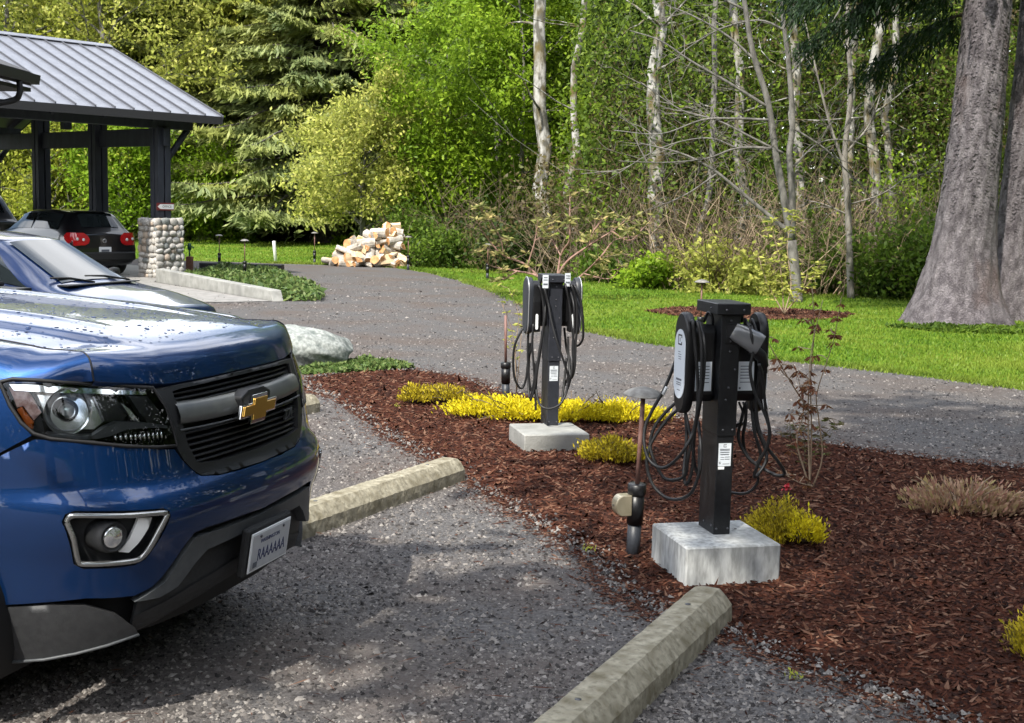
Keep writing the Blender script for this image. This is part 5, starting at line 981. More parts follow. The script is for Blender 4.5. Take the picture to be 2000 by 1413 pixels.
# ================================================================== CARS
pm('paint_navy', (.003, .015, .065), rough=.3, metal=.3, coat=1.)
pm('paint_black', (.006, .006, .008), rough=.3, metal=.2, coat=1.)
pm('car_glass_dark', (.012, .016, .018), rough=.03, spec=.8)
pm('tyre', (.014, .014, .015), (.022, .022, .023), scale=30, rough=.85, bump=.4); pm('rim', (.35, .36, .37), rough=.3, metal=.9)
pm('lamp_red', (.42, .008, .010), rough=.12, coat=1.); pm('lamp_clear', (.75, .72, .70), rough=.1, coat=1.); pm('lamp_amber', (.75, .22, .03), rough=.2, coat=1.)
pm('chrome', (.8, .81, .82), rough=.08, metal=1.); pm('plate_white', (.66, .68, .70), rough=.4); pm('trim_black', (.015, .015, .016), rough=.55)
glassmat('clear_glass', (.55, .62, .60))
def car(name, label, cat, loc, rz, st, paint, wins, wheels, glass, group=None, lights=None):
    """Body lofted through stations (x, half width, floor, belt, roof, roof half width)."""
    t = empty(name, loc, rz, label=label, cat=cat, group=group)
    def ring(s):
        x, w, zb, bl, rf, wr = s; return [(0, zb), (w*.8, zb), (w*.96, zb+.08), (w, zb+(bl-zb)*.45), (w*.985, zb+(bl-zb)*.8), (w*.95, bl), (lerp(w*.95, wr, .5)+.015, lerp(bl, rf, .55)), (wr, rf-.035*(rf-bl > .1)), (wr*.86, rf), (wr*.5, rf+.018), (0, rf+.024)]
    # densify stations
    S = []; xs = [s[0] for s in st]
    for i in range(len(st)-1):
        for k in range(4):
            t_ = k/4; S.append(tuple(lerp(st[i][q], st[i+1][q], t_) for q in range(6)))
    S.append(st[-1]); G = []
    for s in S:
        h = ring(s); row = [(s[0], y, z) for y, z in h]+[(s[0], -y, z) for y, z in h[-2:0:-1]]; G.append(row)
    mb = MB(); mb.grid(G, True, True); n = len(G[0]); mb.add(G[0], [tuple(range(n))]); mb.add(G[-1], [tuple(range(n-1, -1, -1))]); body = mb.build('body', paint, t)
    sb = body.modifiers.new('s', 'SUBSURF'); sb.levels = 1; sb.render_levels = 1
    def samp(u, v):     # u station index, v ring index
        i = min(int(u), len(st)-2); f = u-i; s = tuple(lerp(st[i][q], st[i+1][q], f) for q in range(6)); h = ring(s); j = min(int(v), len(h)-2); g_ = v-j
        return Vector((s[0], lerp(h[j][0], h[j+1][0], g_), lerp(h[j][1], h[j+1][1], g_)))
    for nm, u0_, u1_, v0_, v1_, mode in wins:
        sides = [1, -1] if mode == 'side' else [0]
        for sgn in sides:
            W = []
            for a in np.linspace(0, 1, 9):
                row = []
                for b in np.linspace(0, 1, 13):
                    if mode == 'side': p = samp(lerp(u0_[0] if b < 0 else lerp(u0_[0], u0_[1], b), lerp(u1_[0], u1_[1], b), a), lerp(v0_, v1_, b)); p = Vector((p.x, sgn*(p.y+.008), p.z+.002))
                    else:
                        c = b*2-1; p = samp(lerp(u0_, u1_, a), lerp(10, v0_, abs(c))); N = Vector((v1_, 0, .9)).normalized(); p = Vector((p.x, math.copysign(p.y, c), p.z))+N*.012
                    row.append(p)
                W.append(row)
            mb = MB(); mb.grid(W, True); mb.build(nm, glass, t, fix=False)
    for wx, wy, wr_ in wheels:
        for sgn in (1, -1):
            q = Matrix.Rotation(R(-90*sgn), 3, 'X'); mb = MB(); mb.lathe([(wr_*.62, -.10), (wr_*.9, -.10), (wr_, -.07), (wr_, .07), (wr_*.9, .10), (wr_*.62, .10), (wr_*.60, 0)], 28, q, (wx, sgn*wy, wr_)); w_ = mb.build('wheel', MT['tyre'], t)
            mb = MB(); mb.lathe([(0, .05), (wr_*.15, .06), (wr_*.5, .075), (wr_*.62, .09), (wr_*.62, .03), (0, .02)], 20, q, (wx, sgn*wy, wr_)); mb.build('rim', MT['rim'], w_)
    return t
sed_st = [(0, .55, .30, .52, .56, .40), (-.06, .70, .22, .62, .67, .52), (-.25, .80, .18, .67, .71, .60), (-.65, .85, .17, .76, .80, .64), (-1.12, .87, .17, .83, .875, .66), (-1.92, .88, .17, .88, 1.32, .56), (-2.5, .88, .17, .90, 1.39, .58), (-3.2, .88, .17, .94, 1.37, .57), (-3.95, .86, .2, .98, 1.06, .56), (-4.35, .80, .3, .92, .98, .5), (-4.45, .6, .4, .85, .9, .4)]
SR = math.atan2(-.33, .944)
sed = car('sedan', 'dark blue sedan parked beyond the pickup', 'car', (-3.40, 13.28, 0), SR, sed_st, MT['paint_navy'], [('windshield', 4.06, 4.95, 8.25, .75, 'top'), ('rear_window', 7.1, 7.9, 8.3, -.7, 'top'), ('side_window', (4.25, 4.98), (5.95, 5.95), 5.3, 6.85, 'side'), ('side_window', (6.05, 6.05), (7.35, 7.1), 5.3, 6.85, 'side')], [(-.85, .76, .31), (-3.55, .76, .31)], MT['car_glass_dark'])
for sgn in (1, -1):
    mb = MB(); mb.lathe([(0, -.05), (.06, -.045), (.085, 0), (.07, .05), (0, .07)], 14, Matrix.Diagonal((.55, 1.25, .85)), (-1.62, sgn*.98, .95)); mb.tube([(-1.60, sgn*.86, .90), (-1.61, sgn*.95, .92)], .025, 8); mb.build('mirror', MT['trim_black'], sed)
    mb = MB(); mb.add([(-.16, sgn*.73, .56), (-.38, sgn*.845, .63), (-.62, sgn*.862, .70), (-.40, sgn*.80, .68), (-.18, sgn*.68, .64)], [(0, 1, 2, 3, 4)]); h = mb.build('headlight', MT['lamp_clear'], sed)
    mb = MB(); mb.box((-.82, sgn*.868, .74), (.22, .012, .035), bev=.004); mb.build('side_marker', MT['lamp_amber'], sed)
mb = MB()
for y0_, y1_ in ((.55, -.05), (-.05, -.6)): mb.tube([(-1.10, y0_, .905), (-1.2, (y0_+y1_)/2, .955), (-1.22, y1_, .965)], .011, 6)
mb.build('wipers', MT['trim_black'], sed)
mb = MB(); mb.box((-1.07, 0, .892), (.14, 1.2, .012)); mb.build('cowl', MT['trim_black'], sed)

hat_st = [(0, .74, .34, .60, .63, .60), (.03, .82, .27, .80, .93, .70), (.10, .85, .22, .90, .985, .68), (.52, .87, .2, .95, 1.43, .57), (1.2, .87, .2, .95, 1.485, .60), (2.2, .87, .2, .94, 1.46, .59), (2.5, .87, .2, .93, 1.42, .57), (3.25, .86, .2, .92, .98, .62), (3.9, .82, .2, .78, .84, .58), (4.15, .7, .24, .66, .70, .5), (4.2, .5, .3, .55, .58, .4)]
HR = math.atan2(.66, -.75)
hb_ = car('hatchback', 'black hatchback with round red tail lights under the canopy', 'car', (-9.35, 29.3, .014), HR, hat_st, MT['paint_black'], [('rear_window', 2.22, 2.9, 8.4, -.75, 'top'), ('windshield', 6.1, 6.9, 8.3, .75, 'top'), ('side_window', (3.2, 3.2), (4.55, 4.5), 5.35, 6.85, 'side'), ('side_window', (4.65, 4.6), (6.6, 6.0), 5.35, 6.85, 'side')], [(.75, .76, .31), (3.3, .76, .31)], MT['car_glass_dark'])
for sgn in (1, -1):     # tail lights wrap the corners; x=0 is the tail
    G = []
    for z, a0_, a1_ in ((.70, .52, .80), (.75, .42, .87), (.83, .39, .90), (.91, .42, .90), (.985, .52, .86)):
        row = []
        for k in range(9):
            y = lerp(a0_, a1_, k/8); x = -.012 if y < .70 else -.012+((y-.70)/.17)**2*.16; row.append((x+max(0, z-.80)*.30-.012, sgn*y*.985, z))
        G.append(row)
    mb = MB(); mb.grid(G, True); tl = mb.build('tail_light', MT['lamp_red'], hb_)
    for y, z in ((.55, .83), (.70, .845)): mb = MB(); mb.lathe([(.034, 0), (.034, .006), (0, .012)], 14, Matrix.Rotation(R(-90), 3, 'Y'), (-.030, sgn*y, z)); mb.build('lamp_ring', MT['lamp_clear'], tl)
mb = MB(); a = [(.045*math.cos(k*.3142), .045*math.sin(k*.3142)) for k in range(20)]; xo = .018
mb.tube([(xo-.006, y, .80+z) for y, z in a]+[(xo-.006, a[0][0], .80+a[0][1])], .005, 6, False)
mb.tube([(xo-.008, -.026, .83), (xo-.008, -.014, .765), (xo-.008, 0, .80), (xo-.008, .014, .765), (xo-.008, .026, .83)], .004, 5); mb.tube([(xo-.008, -.012, .84), (xo-.008, 0, .812), (xo-.008, .012, .84)], .004, 5); mb.build('tail_emblem', MT['chrome'], hb_)
mb = MB(); mb.box((-.012, 0, .585), (.012, .31, .155), bev=.003); pl = mb.build('licence_plate', MT['plate_white'], hb_); mb = MB(); mb.box((-.020, 0, .58), (.004, .2, .05)); mb.build('plate_print', MT['print_gray'], pl)
mb = MB(); mb.box((-.035, 0, .45), (.08, 1.52, .20), bev=.03); mb.build('rear_bumper', MT['trim_black'], hb_)
mb = MB(); mb.tube([(.12, 0, .995), (.17, -.3, 1.035), (.2, -.42, 1.05)], .010, 6); mb.build('rear_wiper', MT['trim_black'], hb_)
mb = MB(); mb.box((.50, 0, 1.452), (.16, 1.06, .03), bev=.01); mb.build('roof_spoiler', MT['paint_black'], hb_)
mb = MB(); mb.tube([(.85, 0, 1.49), (.55, 0, 1.78)], .006, 5); mb.build('antenna', MT['trim_black'], hb_)
suv_st = [tuple([s[0]*1.1, s[1]*1.08, s[2]*1.1, s[3]*1.2, (s[4]*1.28 if s[4] > 1.3 else s[4]*1.2), s[5]*1.15]) for s in hat_st]
car('sport_utility', 'tall black vehicle under the canopy beyond the hatchback', 'car', (-13.15, 32.1, .014), HR, suv_st, MT['paint_black'], [('rear_window', 2.22, 2.9, 8.4, -.75, 'top'), ('side_window', (3.2, 3.2), (4.55, 4.5), 5.35, 6.85, 'side'), ('side_window', (4.65, 4.6), (6.6, 6.0), 5.35, 6.85, 'side')], [(.85, .82, .36), (3.6, .82, .36)], MT['car_glass_dark'])
# ================================================================== PICKUP TRUCK
TO = Vector((-.908, 4.752, 0)); TR = math.atan2(-.290, .957)       # local x forward, y to the far side, z up
m_, n_, o_ = _new('paint_blue'); L = n_.links; b = n_.nodes.new('ShaderNodeBsdfPrincipled'); L.new(b.outputs[0], o_.inputs[0])
b.inputs['Base Color'].default_value = (.0003, .026, .110, 1); b.inputs['Metallic'].default_value = .72; b.inputs['Roughness'].default_value = .40; b.inputs['Coat Weight'].default_value = 1.; b.inputs['Coat Roughness'].default_value = .03
fl = n_.nodes.new('ShaderNodeTexNoise'); fl.inputs['Scale'].default_value = 900; fb = n_.nodes.new('ShaderNodeBump'); fb.inputs['Strength'].default_value = .05; fb.inputs['Distance'].default_value = .001
tc_ = n_.nodes.new('ShaderNodeTexCoord'); L.new(tc_.outputs['Object'], fl.inputs['Vector']); L.new(fl.outputs['Fac'], fb.inputs['Height']); L.new(fb.outputs[0], b.inputs['Normal'])
oz = n_.nodes.new('ShaderNodeTexNoise'); oz.inputs['Scale'].default_value = 2.5; ob = n_.nodes.new('ShaderNodeBump'); ob.inputs['Strength'].default_value = .05; ob.inputs['Distance'].default_value = .01
L.new(tc_.outputs['Object'], oz.inputs['Vector']); L.new(oz.outputs['Fac'], ob.inputs['Height']); L.new(ob.outputs[0], b.inputs['Coat Normal']); MT['paint_blue'] = m_
pm('grille_bar', (.11, .115, .115), (.13, .135, .13), scale=20, rough=.38, metal=.35); pm('grille_black', (.009, .009, .010), rough=.4); pm('grille_gray', (.009, .0095, .011), rough=.5)
pm('valance', (.014, .015, .017), (.020, .021, .023), scale=60, rough=.6, bump=.1); pm('skid_gray', (.055, .06, .065), (.07, .075, .08), scale=30, rough=.5); pm('lip_gray', (.022, .023, .025), (.030, .031, .033), scale=40, rough=.55, bump=.15, bscale=300)
pm('gold', (.62, .36, .08), rough=.28, metal=.9); pm('lamp_bowl', (.88, .89, .90), rough=.14, metal=.85); pm('lamp_black', (.012, .012, .013), rough=.25); pm('lens_glass', (.35, .42, .42), rough=.05, metal=.5)
pm('reflector_pink', (.45, .25, .22), (.7, .5, .45), scale=60, rough=.2); pm('seal', (.006, .006, .007), rough=.6)
glassmat('lamp_lens', (.93, .95, .95)); pm('drl_white', (.92, .93, .93), rough=.25)
tr = empty('pickup_truck', TO, TR, label='dark blue pickup truck with a gold bowtie badge in the left foreground', cat='pickup truck')
def hermite(ts, vs, t):
    ts = np.asarray(ts, float); vs = np.asarray(vs, float); t = np.clip(np.asarray(t, float), ts[0], ts[-1]); d = np.diff(vs)/np.diff(ts); m = np.empty_like(vs); m[0] = d[0]; m[-1] = d[-1]
    m[1:-1] = np.where(d[:-1]*d[1:] > 0, 2*d[:-1]*d[1:]/(d[:-1]+d[1:]+1e-12), 0); i = np.clip(np.searchsorted(ts, t, side='right')-1, 0, len(ts)-2); h = ts[i+1]-ts[i]; s = (t-ts[i])/h
    return ((2*s**3-3*s**2+1)*vs[i]+(s**3-2*s**2+s)*h*m[i]+(-2*s**3+3*s**2)*vs[i+1]+(s**3-s**2)*h*m[i+1])
PLN = [(0, 0), (-.006, .25), (-.03, .45), (-.075, .6), (-.15, .71), (-.26, .8), (-.39, .86), (-.54, .90), (-.74, .925), (-1.0, .935), (-2.2, .94)]
tt = np.r_[0, np.cumsum(np.hypot(np.diff([p[0] for p in PLN]), np.diff([p[1] for p in PLN])))]; UU = np.linspace(0, tt[-1], 1500)
CXn = hermite(tt, [p[0] for p in PLN], UU); CYn = hermite(tt, [p[1] for p in PLN], UU); k_ = np.ones(41)/41
_ex = np.r_[CXn[40:0:-1], CXn, CXn[-1]+(CXn[-1]-CXn[-41:-1])[::-1]*0-np.arange(1, 41)*.0016]; CXn = np.convolve(_ex, k_, 'same')[40:-40]
_ey = np.r_[-CYn[40:0:-1], CYn, np.full(40, CYn[-1])]; CYn = np.convolve(_ey, k_, 'same')[40:-40]
X0 = [(.15, -.14), (.25, -.10), (.40, -.06), (.5, -.05), (.60, -.035), (.68, -.008), (.735, .0), (.80, -.012), (.825, -.03), (.845, -.05), (.9, -.06), (1.05, -.085), (1.15, -.12), (1.2, -.15)]
WZ = [(.15, .94), (.3, .97), (.5, 1.), (.95, 1.), (1.2, .985)]
def Sk(u, z, off=0.):
    u = np.asarray(u, float); a = np.abs(u); sg = np.where(u < 0, -1., 1.); x = np.interp(a, UU, CXn); y = np.interp(a, UU, CYn); e = .01; dx = np.interp(a+e, UU, CXn)-np.interp(np.maximum(a-e, 0), UU, CXn); dy = np.interp(a+e, UU, CYn)-np.interp(np.maximum(a-e, 0), UU, CYn); L = np.hypot(dx, dy)+1e-9
    z = np.asarray(z, float); w = hermite([p[0] for p in WZ], [p[1] for p in WZ], z); x = x+hermite([p[0] for p in X0], [p[1] for p in X0], z)
    return np.stack([x+off*dy/L, sg*(y*w-off*dx/L), z], -1)
def skin_part(name, outline, mat, parent=tr, holes=(), off=0., thick=.012, step=.022, smooth=True, mirror=False):
    """A panel cut to an outline (u, z) on the front skin, with a turned-in edge."""
    V, F = cdt(outline, holes, step); 
    if mirror: V = V*np.array([-1, 1]); F = F[:, ::-1]
    P = Sk(V[:, 0], V[:, 1], off); Q = Sk(V[:, 0], V[:, 1], off-thick); n = len(P); ed = {}
    for f in F:
        for k in range(3): a, b = f[k], f[(k+1) % 3]; ed[(a, b)] = 1
    bd = [(a, b) for a, b in ed if (b, a) not in ed]; mb = MB(); mb.add(P, F, smooth)
    rim = [(a, b) for a, b in bd]; mb.add(np.concatenate([P, Q]), [(b, a, a+n, b+n) for a, b in rim], False)
    o = mb.build(name, mat, parent, fix=False); me = o.data; bm = bmesh.new(); bm.from_mesh(me); 
    bm.to_mesh(me); bm.free(); return o
def both(fn): 
    for s in (False, True): fn(s)
def mu(poly, s): return [(-u, z) for u, z in poly][::-1] if s else poly

# outlines on the near side have u < 0
HEAD = [(-1.006, 1.196), (-.97, 1.204), (-.888, 1.199), (-.753, 1.185), (-.626, 1.170), (-.528, 1.156), (-.503, 1.094), (-.489, 1.014), (-.482, .963), (-.56, .972), (-.673, .989), (-.784, 1.010), (-.908, 1.027), (-.955, 1.043), (-.985, 1.076), (-1.004, 1.126)]
FOG = [(-.930, .752), (-.920, .768), (-.895, .776), (-.75, .766), (-.612, .758), (-.597, .750), (-.596, .736), (-.635, .645), (-.655, .606), (-.685, .594), (-.76, .595), (-.845, .600), (-.872, .615), (-.905, .69)]
def grow(poly, d):
    q = np.array(poly); c = q.mean(0); n = len(q); out = []
    for i in range(n):
        a, b, e = q[i-1], q[i], q[(i+1) % n]; t1 = (b-a)/(np.linalg.norm(b-a)+1e-9); t2 = (e-b)/(np.linalg.norm(e-b)+1e-9); nn = np.array([-(t1+t2)[1], (t1+t2)[0]]); nn /= np.linalg.norm(nn)+1e-9
        if nn@(b-c) < 0: nn = -nn
        out.append(tuple(b+nn*d))
    return out
ARCH = [(-1.098, .46), (-1.075, .60), (-1.10, .78)]
bump_top = [(-1.19, .905), (-1.075, .963), (-1.02, .99), (-.958, 1.018)]+[(u, z-.012) for u, z in HEAD[12:8:-1]]+[(-.56, .957), (-.488, .948), (-.46, .905), (-.425, .872), (-.386, .838), (-.30, .826), (-.15, .82), (0, .82)]
bump_bot = [(0, .645), (-.18, .655), (-.40, .66), (-.458, .654), (-.50, .60), (-.533, .559), (-.57, .52), (-.608, .493), (-.671, .474), (-.75, .478), (-.83, .486), (-.941, .480), (-1.13, .466)]
half = bump_top+bump_bot
full = [p for p in bump_top]+[(-u, z) for u, z in bump_top[-2::-1]]+[(1.195, .75), (1.17, .60)]+[(-u, z) for u, z in bump_bot[::-1][:-1]]+[p for p in bump_bot]
skin_part('bumper_cover', full+[(-1.17, .60), (-1.195, .75)], MT['paint_blue'], holes=[grow(FOG, .012), [(-u, z) for u, z in grow(FOG, .012)]], thick=.004)
# black tray behind everything, so no gap shows through
mb = MB(); us = np.linspace(-1.0, 1.0, 61); mb.grid([[tuple(Sk(u, z, -.10)) for u in us] for z in np.linspace(.30, 1.17, 16)], True); mb.build('front_core', MT['seal'], tr, fix=False)
for sg in (-1, 1):
    mb = MB(); mb.grid([[tuple(Sk(sg*u, z, -.028)) for u in np.linspace(.93, 1.30, 14)] for z in np.linspace(.915, 1.19, 8)], True); mb.build('seam_backing', MT['seal'], tr, fix=False)
# fog lamp bezels
def fog(s):
    sg = 1 if s else -1; P = mu(FOG, s)
    ring = [tuple(Sk(u, z, -.003)) for u, z in mu(grow(FOG, -.004), s)]; mb = MB(); mb.tube(spline(ring+[ring[0]], 3), .010, 8, False); bz = mb.build('fog_bezel', MT['chrome_dull'], tr)
    skin_part('fog_recess', grow(FOG, .014), MT['valance'], bz, off=-.06, thick=.004, mirror=s, step=.03)
    A = np.array(mu(grow(FOG, .011), s)); n = len(A); mb = MB(); mb.grid([[tuple(Sk(u, z, .002)) for u, z in A], [tuple(Sk(u, z, -.06)) for u, z in A]], False, True); mb.build('fog_wall', MT['valance'], bz)
    c = Vector(Sk(sg*.80, .690, -.052)); q = Vector((0, 0, 1)).rotation_difference(Vector((.92, sg*.38, 0))).to_matrix(); mb = MB(); mb.lathe([(.058, -.03), (.055, .03), (.050, .052), (.044, .054), (.044, .048)], 22, q, c); mb.build('fog_housing', MT['valance'], bz)
    mb = MB(); mb.lathe([(.043, .047), (.03, .053), (0, .056)], 22, q, c); mb.build('fog_lamp', MT['lamp_bowl'], bz)
    DR = [(-.690, .742), (-.640, .738), (-.652, .70), (-.678, .650), (-.700, .622), (-.738, .630), (-.715, .672)]; skin_part('daytime_light', DR, MT['drl_white'], bz, off=-.028, thick=.02, mirror=s, step=.02)
pm('chrome_dull', (.34, .345, .345), rough=.2, metal=.9); both(fog)

# headlights
def headlight(s):
    sg = 1 if s else -1; E = lambda u, z, o: Vector(Sk(sg*abs(u), z, o))
    hl = skin_part('headlight', grow(HEAD, .010), MT['lamp_black'], tr, off=-.085, thick=.004, mirror=s, step=.03)
    A = mu(grow(HEAD, .004), s); mb = MB(); mb.grid([[tuple(Sk(u, z, .001)) for u, z in A], [tuple(Sk(u, z, -.085)) for u, z in A]], False, True); mb.build('lamp_wall', MT['lamp_black'], hl)
    r_ = [Sk(u, z, .002) for u, z in mu(grow(HEAD, .006), s)]; mb = MB(); mb.tube([tuple(p) for p in r_]+[tuple(r_[0])], .007, 6, False); mb.build('lamp_seal', MT['seal'], hl)
    ln = skin_part('lens', HEAD, MT['lamp_lens'], hl, off=.003, thick=.001, mirror=s, step=.02)
    # projector with bright bowl
    ax = Vector((.80, sg*.55, -.05)).normalized(); q = Vector((0, 0, 1)).rotation_difference(ax).to_matrix(); c = E(.855, 1.105, -.075)
    skin_part('bright_liner', [(-.945, 1.160), (-.72, 1.150), (-.70, 1.07), (-.76, 1.035), (-.90, 1.040), (-.95, 1.08)], MT['lamp_bowl'], hl, off=-.066, thick=.01, mirror=s, step=.03)
    mb = MB(); mb.lathe([(.030, -.01), (.050, .0), (.068, .022), (.078, .050), (.080, .050)], 26, q, c, caps=(True, False)); mb.build('bright_bowl', MT['lamp_bowl'], hl)
    mb = MB(); mb.lathe([(.036, .0), (.036, .045), (.031, .050), (.026, .046)], 22, q, c, caps=(True, False)); mb.build('projector_ring', MT['lamp_black'], hl)
    mb = MB(); mb.lathe([(.025, .036), (.020, .05), (.010, .058), (0, .060)], 20, q, c); mb.build('projector_lens', MT['lens_glass'], hl)
    skin_part('amber_reflector', [(-.998, 1.112), (-.980, 1.120), (-.955, 1.072), (-.962, 1.050), (-.978, 1.060)], MT['amber_dim'] if 'amber_dim' in MT else pm('amber_dim', (.48, .11, .015), rough=.2), hl, off=-.012, thick=.01, mirror=s, step=.02)
    skin_part('side_reflector', [(-1.000, 1.180), (-.945, 1.176), (-.925, 1.10), (-.955, 1.076), (-.976, 1.122), (-.998, 1.117)], MT['reflector_pink'], hl, off=-.020, thick=.01, mirror=s, step=.02)
    skin_part('chrome_strip', [(-.990, 1.193), (-.888, 1.188), (-.753, 1.175), (-.626, 1.160), (-.548, 1.149), (-.550, 1.138), (-.626, 1.147), (-.753, 1.158), (-.888, 1.166), (-.985, 1.172)], MT['chrome'], hl, off=-.012, thick=.03, mirror=s, step=.02)
    skin_part('inner_panel', [(-.620, 1.142), (-.545, 1.132), (-.515, 1.08), (-.502, 1.035), (-.575, 1.048), (-.60, 1.09)], MT['grille_gray'], hl, off=-.015, thick=.03, mirror=s, step=.02)
    skin_part('side_beam', [(-.735, 1.148), (-.640, 1.140), (-.628, 1.08), (-.66, 1.052), (-.72, 1.06)], MT['lamp_black'], hl, off=-.045, thick=.02, mirror=s, step=.02)
    skin_part('beam_glint', [(-.650, 1.118), (-.628, 1.062), (-.598, 1.052), (-.604, 1.062), (-.625, 1.095)], MT['lamp_bowl'], hl, off=-.026, thick=.01, mirror=s, step=.02)
    skin_part('lamp_trim', [(-.925, 1.036), (-.816, 1.024), (-.776, 1.024), (-.735, 1.046), (-.690, 1.060), (-.569, 1.047), (-.497, 1.030), (-.495, 1.020), (-.575, 1.032), (-.660, 1.036), (-.720, 1.018), (-.765, 1.012), (-.83, 1.014), (-.91, 1.026)], MT['skid_gray'], hl, off=-.010, thick=.04, mirror=s, step=.02)
    for k in range(11):
        u = .70-.018*k; zt = 1.024-.0005*k; zb = .994-.0018*k; mb = MB(); a, b = E(u, zt, -.022), E(u, zb, -.022); mb.tube([a, b], .0065, 6); mb.build('lamp_flute', MT['chrome'], hl)
both(headlight)

# grille
GR = [(-.445, 1.140), (-.40, 1.145), (-.2, 1.148), (0, 1.149), (.2, 1.148), (.40, 1.145), (.445, 1.140), (.44, 1.05), (.425, .96), (.39, .885), (.28, .872), (0, .868), (-.28, .872), (-.39, .885), (-.425, .96), (-.44, 1.05)]
GO = [(-.526, 1.153), (-.40, 1.158), (0, 1.160), (.40, 1.158), (.526, 1.153), (.503, 1.094), (.489, 1.014), (.482, .955), (.455, .905), (.42, .868), (.383, .842), (.29, .83), (0, .824), (-.29, .83), (-.383, .842), (-.42, .868), (-.455, .905), (-.482, .955), (-.489, 1.014), (-.503, 1.094)]
gr = skin_part('grille_surround', GO, MT['grille_gray'], tr, holes=[GR], off=.004, thick=.06)
skin_part('grille_back', grow(GR, .01), MT['seal'], gr, off=-.075, thick=.004, step=.06)
for z in (1.128, 1.110, 1.094, .990, .968, .947, .926, .905, .886):
    hw = float(np.interp(z, [.868, .885, .96, 1.05, 1.14], [.36, .385, .42, .435, .44])); us = np.linspace(-hw, hw, 31)
    mb = MB(); mb.grid([[tuple(Sk(u, z+dz, of)) for u in us] for dz, of in ((.0055, -.05), (.0045, -.014), (0, -.008), (-.0045, -.014), (-.0055, -.05))], True); mb.build('grille_slat', MT['grille_black'], gr)
us = np.linspace(-.452, .452, 41); rows = []
for zt, of in ((1.094, -.03), (1.090, .002), (1.080, .012), (1.046, .016), (1.024, .010), (1.018, .0), (1.012, -.03)):
    rows.append([tuple(Sk(u, zt+.010*(abs(u)/.45)**2, of)) for u in us])
mb = MB(); mb.grid(rows, True); mb.build('grille_crossbar', MT['grille_bar'], gr)
mb = MB(); mb.tube([tuple(Sk(u, 1.003+.006*(abs(u)/.45)**2, .006)) for u in us], .004, 6); mb.build('lower_bright_line', MT['skid_gray'], gr)
mb = MB(); mb.prism([(-.115, .045), (-.06, .068), (.06, .068), (.115, .045), (.10, -.045), (-.10, -.045)], -.02, .03, O=Vector(Sk(0, 1.035, .0)), A=(0, 1, 0), B=(0, 0, 1), N=(1, 0, 0)); mb.build('badge_mount', MT['grille_gray'], gr, bevel=.008)
bow = [(-.128, .021), (-.052, .021), (-.046, .046), (.058, .046), (.052, .021), (.128, .021), (.114, -.021), (.043, -.021), (.037, -.046), (-.066, -.046), (-.060, -.021), (-.142, -.021)]
bo = Vector(Sk(0, 1.028, .03)); mb = MB(); mb.prism([(a*1.07, b*1.16) for a, b in bow], 0, .012, O=bo, A=(0, 1, 0), B=(0, .0, 1), N=(1, 0, 0)); em = mb.build('bowtie_badge', MT['chrome'], gr, bevel=.002)
mb = MB(); mb.prism([(a*.94, b*.86) for a, b in bow], .0122, .018, O=bo, A=(0, 1, 0), B=(0, 0, 1), N=(1, 0, 0)); mb.build('gold_inlay', MT['gold'], em, bevel=.003)
text('trim_badge', 'Z71', .055, MT['skid_gray'], axes(Vector(Sk(.31, .955, .0)), (-.09, 1, 0), (0, 0, 1)), gr, .004)

# lower valance, skid trim, air dam, plate
VAL = [(-.64, .455), (-.60, .485), (-.533, .552), (-.458, .648), (-.2, .650), (0, .640), (.2, .650), (.458, .648), (.533, .552), (.60, .485), (.64, .455), (.66, .34), (.36, .384), (0, .412), (-.36, .384), (-.66, .34)]
va = skin_part('valance', VAL, MT['valance'], tr, off=-.035, thick=.02, step=.035)
SKD = [(-.672, .452), (-.62, .472), (-.556, .498), (-.500, .567), (-.450, .632), (-.40, .634), (-.2, .628), (0, .622), (.2, .628), (.40, .634), (.450, .632), (.500, .567), (.556, .498), (.62, .472), (.672, .452), (.58, .448), (.50, .468), (.42, .535), (.36, .570), (.18, .575), (0, .575), (-.18, .575), (-.36, .570), (-.42, .535), (-.50, .468), (-.58, .448)]
skin_part('skid_trim', SKD, MT['skid_gray'], tr, off=.004, thick=.045, step=.03)
def dam(s):
    D = [(-1.122, .456), (-.941, .468), (-.83, .459), (-.73, .416), (-.66, .352), (-.645, .325), (-.75, .304), (-.849, .285), (-.95, .268), (-1.068, .257)]
    d_ = skin_part('air_dam', D, MT['lip_gray'], tr, off=-.004, thick=.03, mirror=s, step=.03)
    p = [tuple(Sk(u, z, .0)) for u, z in mu(D[5:], s)]; mb = MB(); mb.tube(p, .0055, 6); mb.build('dam_edge', MT['skid_gray'], d_)
both(dam)
mb = MB(); us = np.linspace(-.66, .66, 21); mb.grid([[tuple(Sk(u, np.interp(abs(u), [0, .36, .66], [.414, .384, .33])+dz, of)) for u in us] for dz, of in ((.06, -.03), (.0, -.035), (-.02, -.06), (-.02, -.3))], True); mb.build('lower_lip', MT['valance'], tr)
pa = axes((.0, 0, .502), (0, 1, 0), (-.13, 0, -.99) if False else (.15, 0, .988)); 
def plate_box(name, w, h, d, off, mat, parent, bev=.004):
    mb = MB(); mb.box((0, 0, off), (w, h, d), bev=bev); o = mb.build(name, mat, parent); o.data.transform(pa); return o
pb = plate_box('plate_bracket', .345, .19, .03, -.022, MT['valance'], tr, .008); pl = plate_box('licence_plate', .308, .155, .006, .0, MT['plate_white'], tr, .002)
plate_box('plate_field', .290, .137, .0015, .0042, MT['plate_face'] if 'plate_face' in MT else pm('plate_face', (.36, .37, .40), (.42, .43, .45), scale=18, rough=.45), pl, .0005)
text('plate_number', 'RAAAAAA', .066, MT['print_navy'] if 'print_navy' in MT else pm('print_navy', (.02, .03, .10), rough=.5), pa @ Matrix.Translation((.01, -.018, .0055)), pl, .0006, .72)
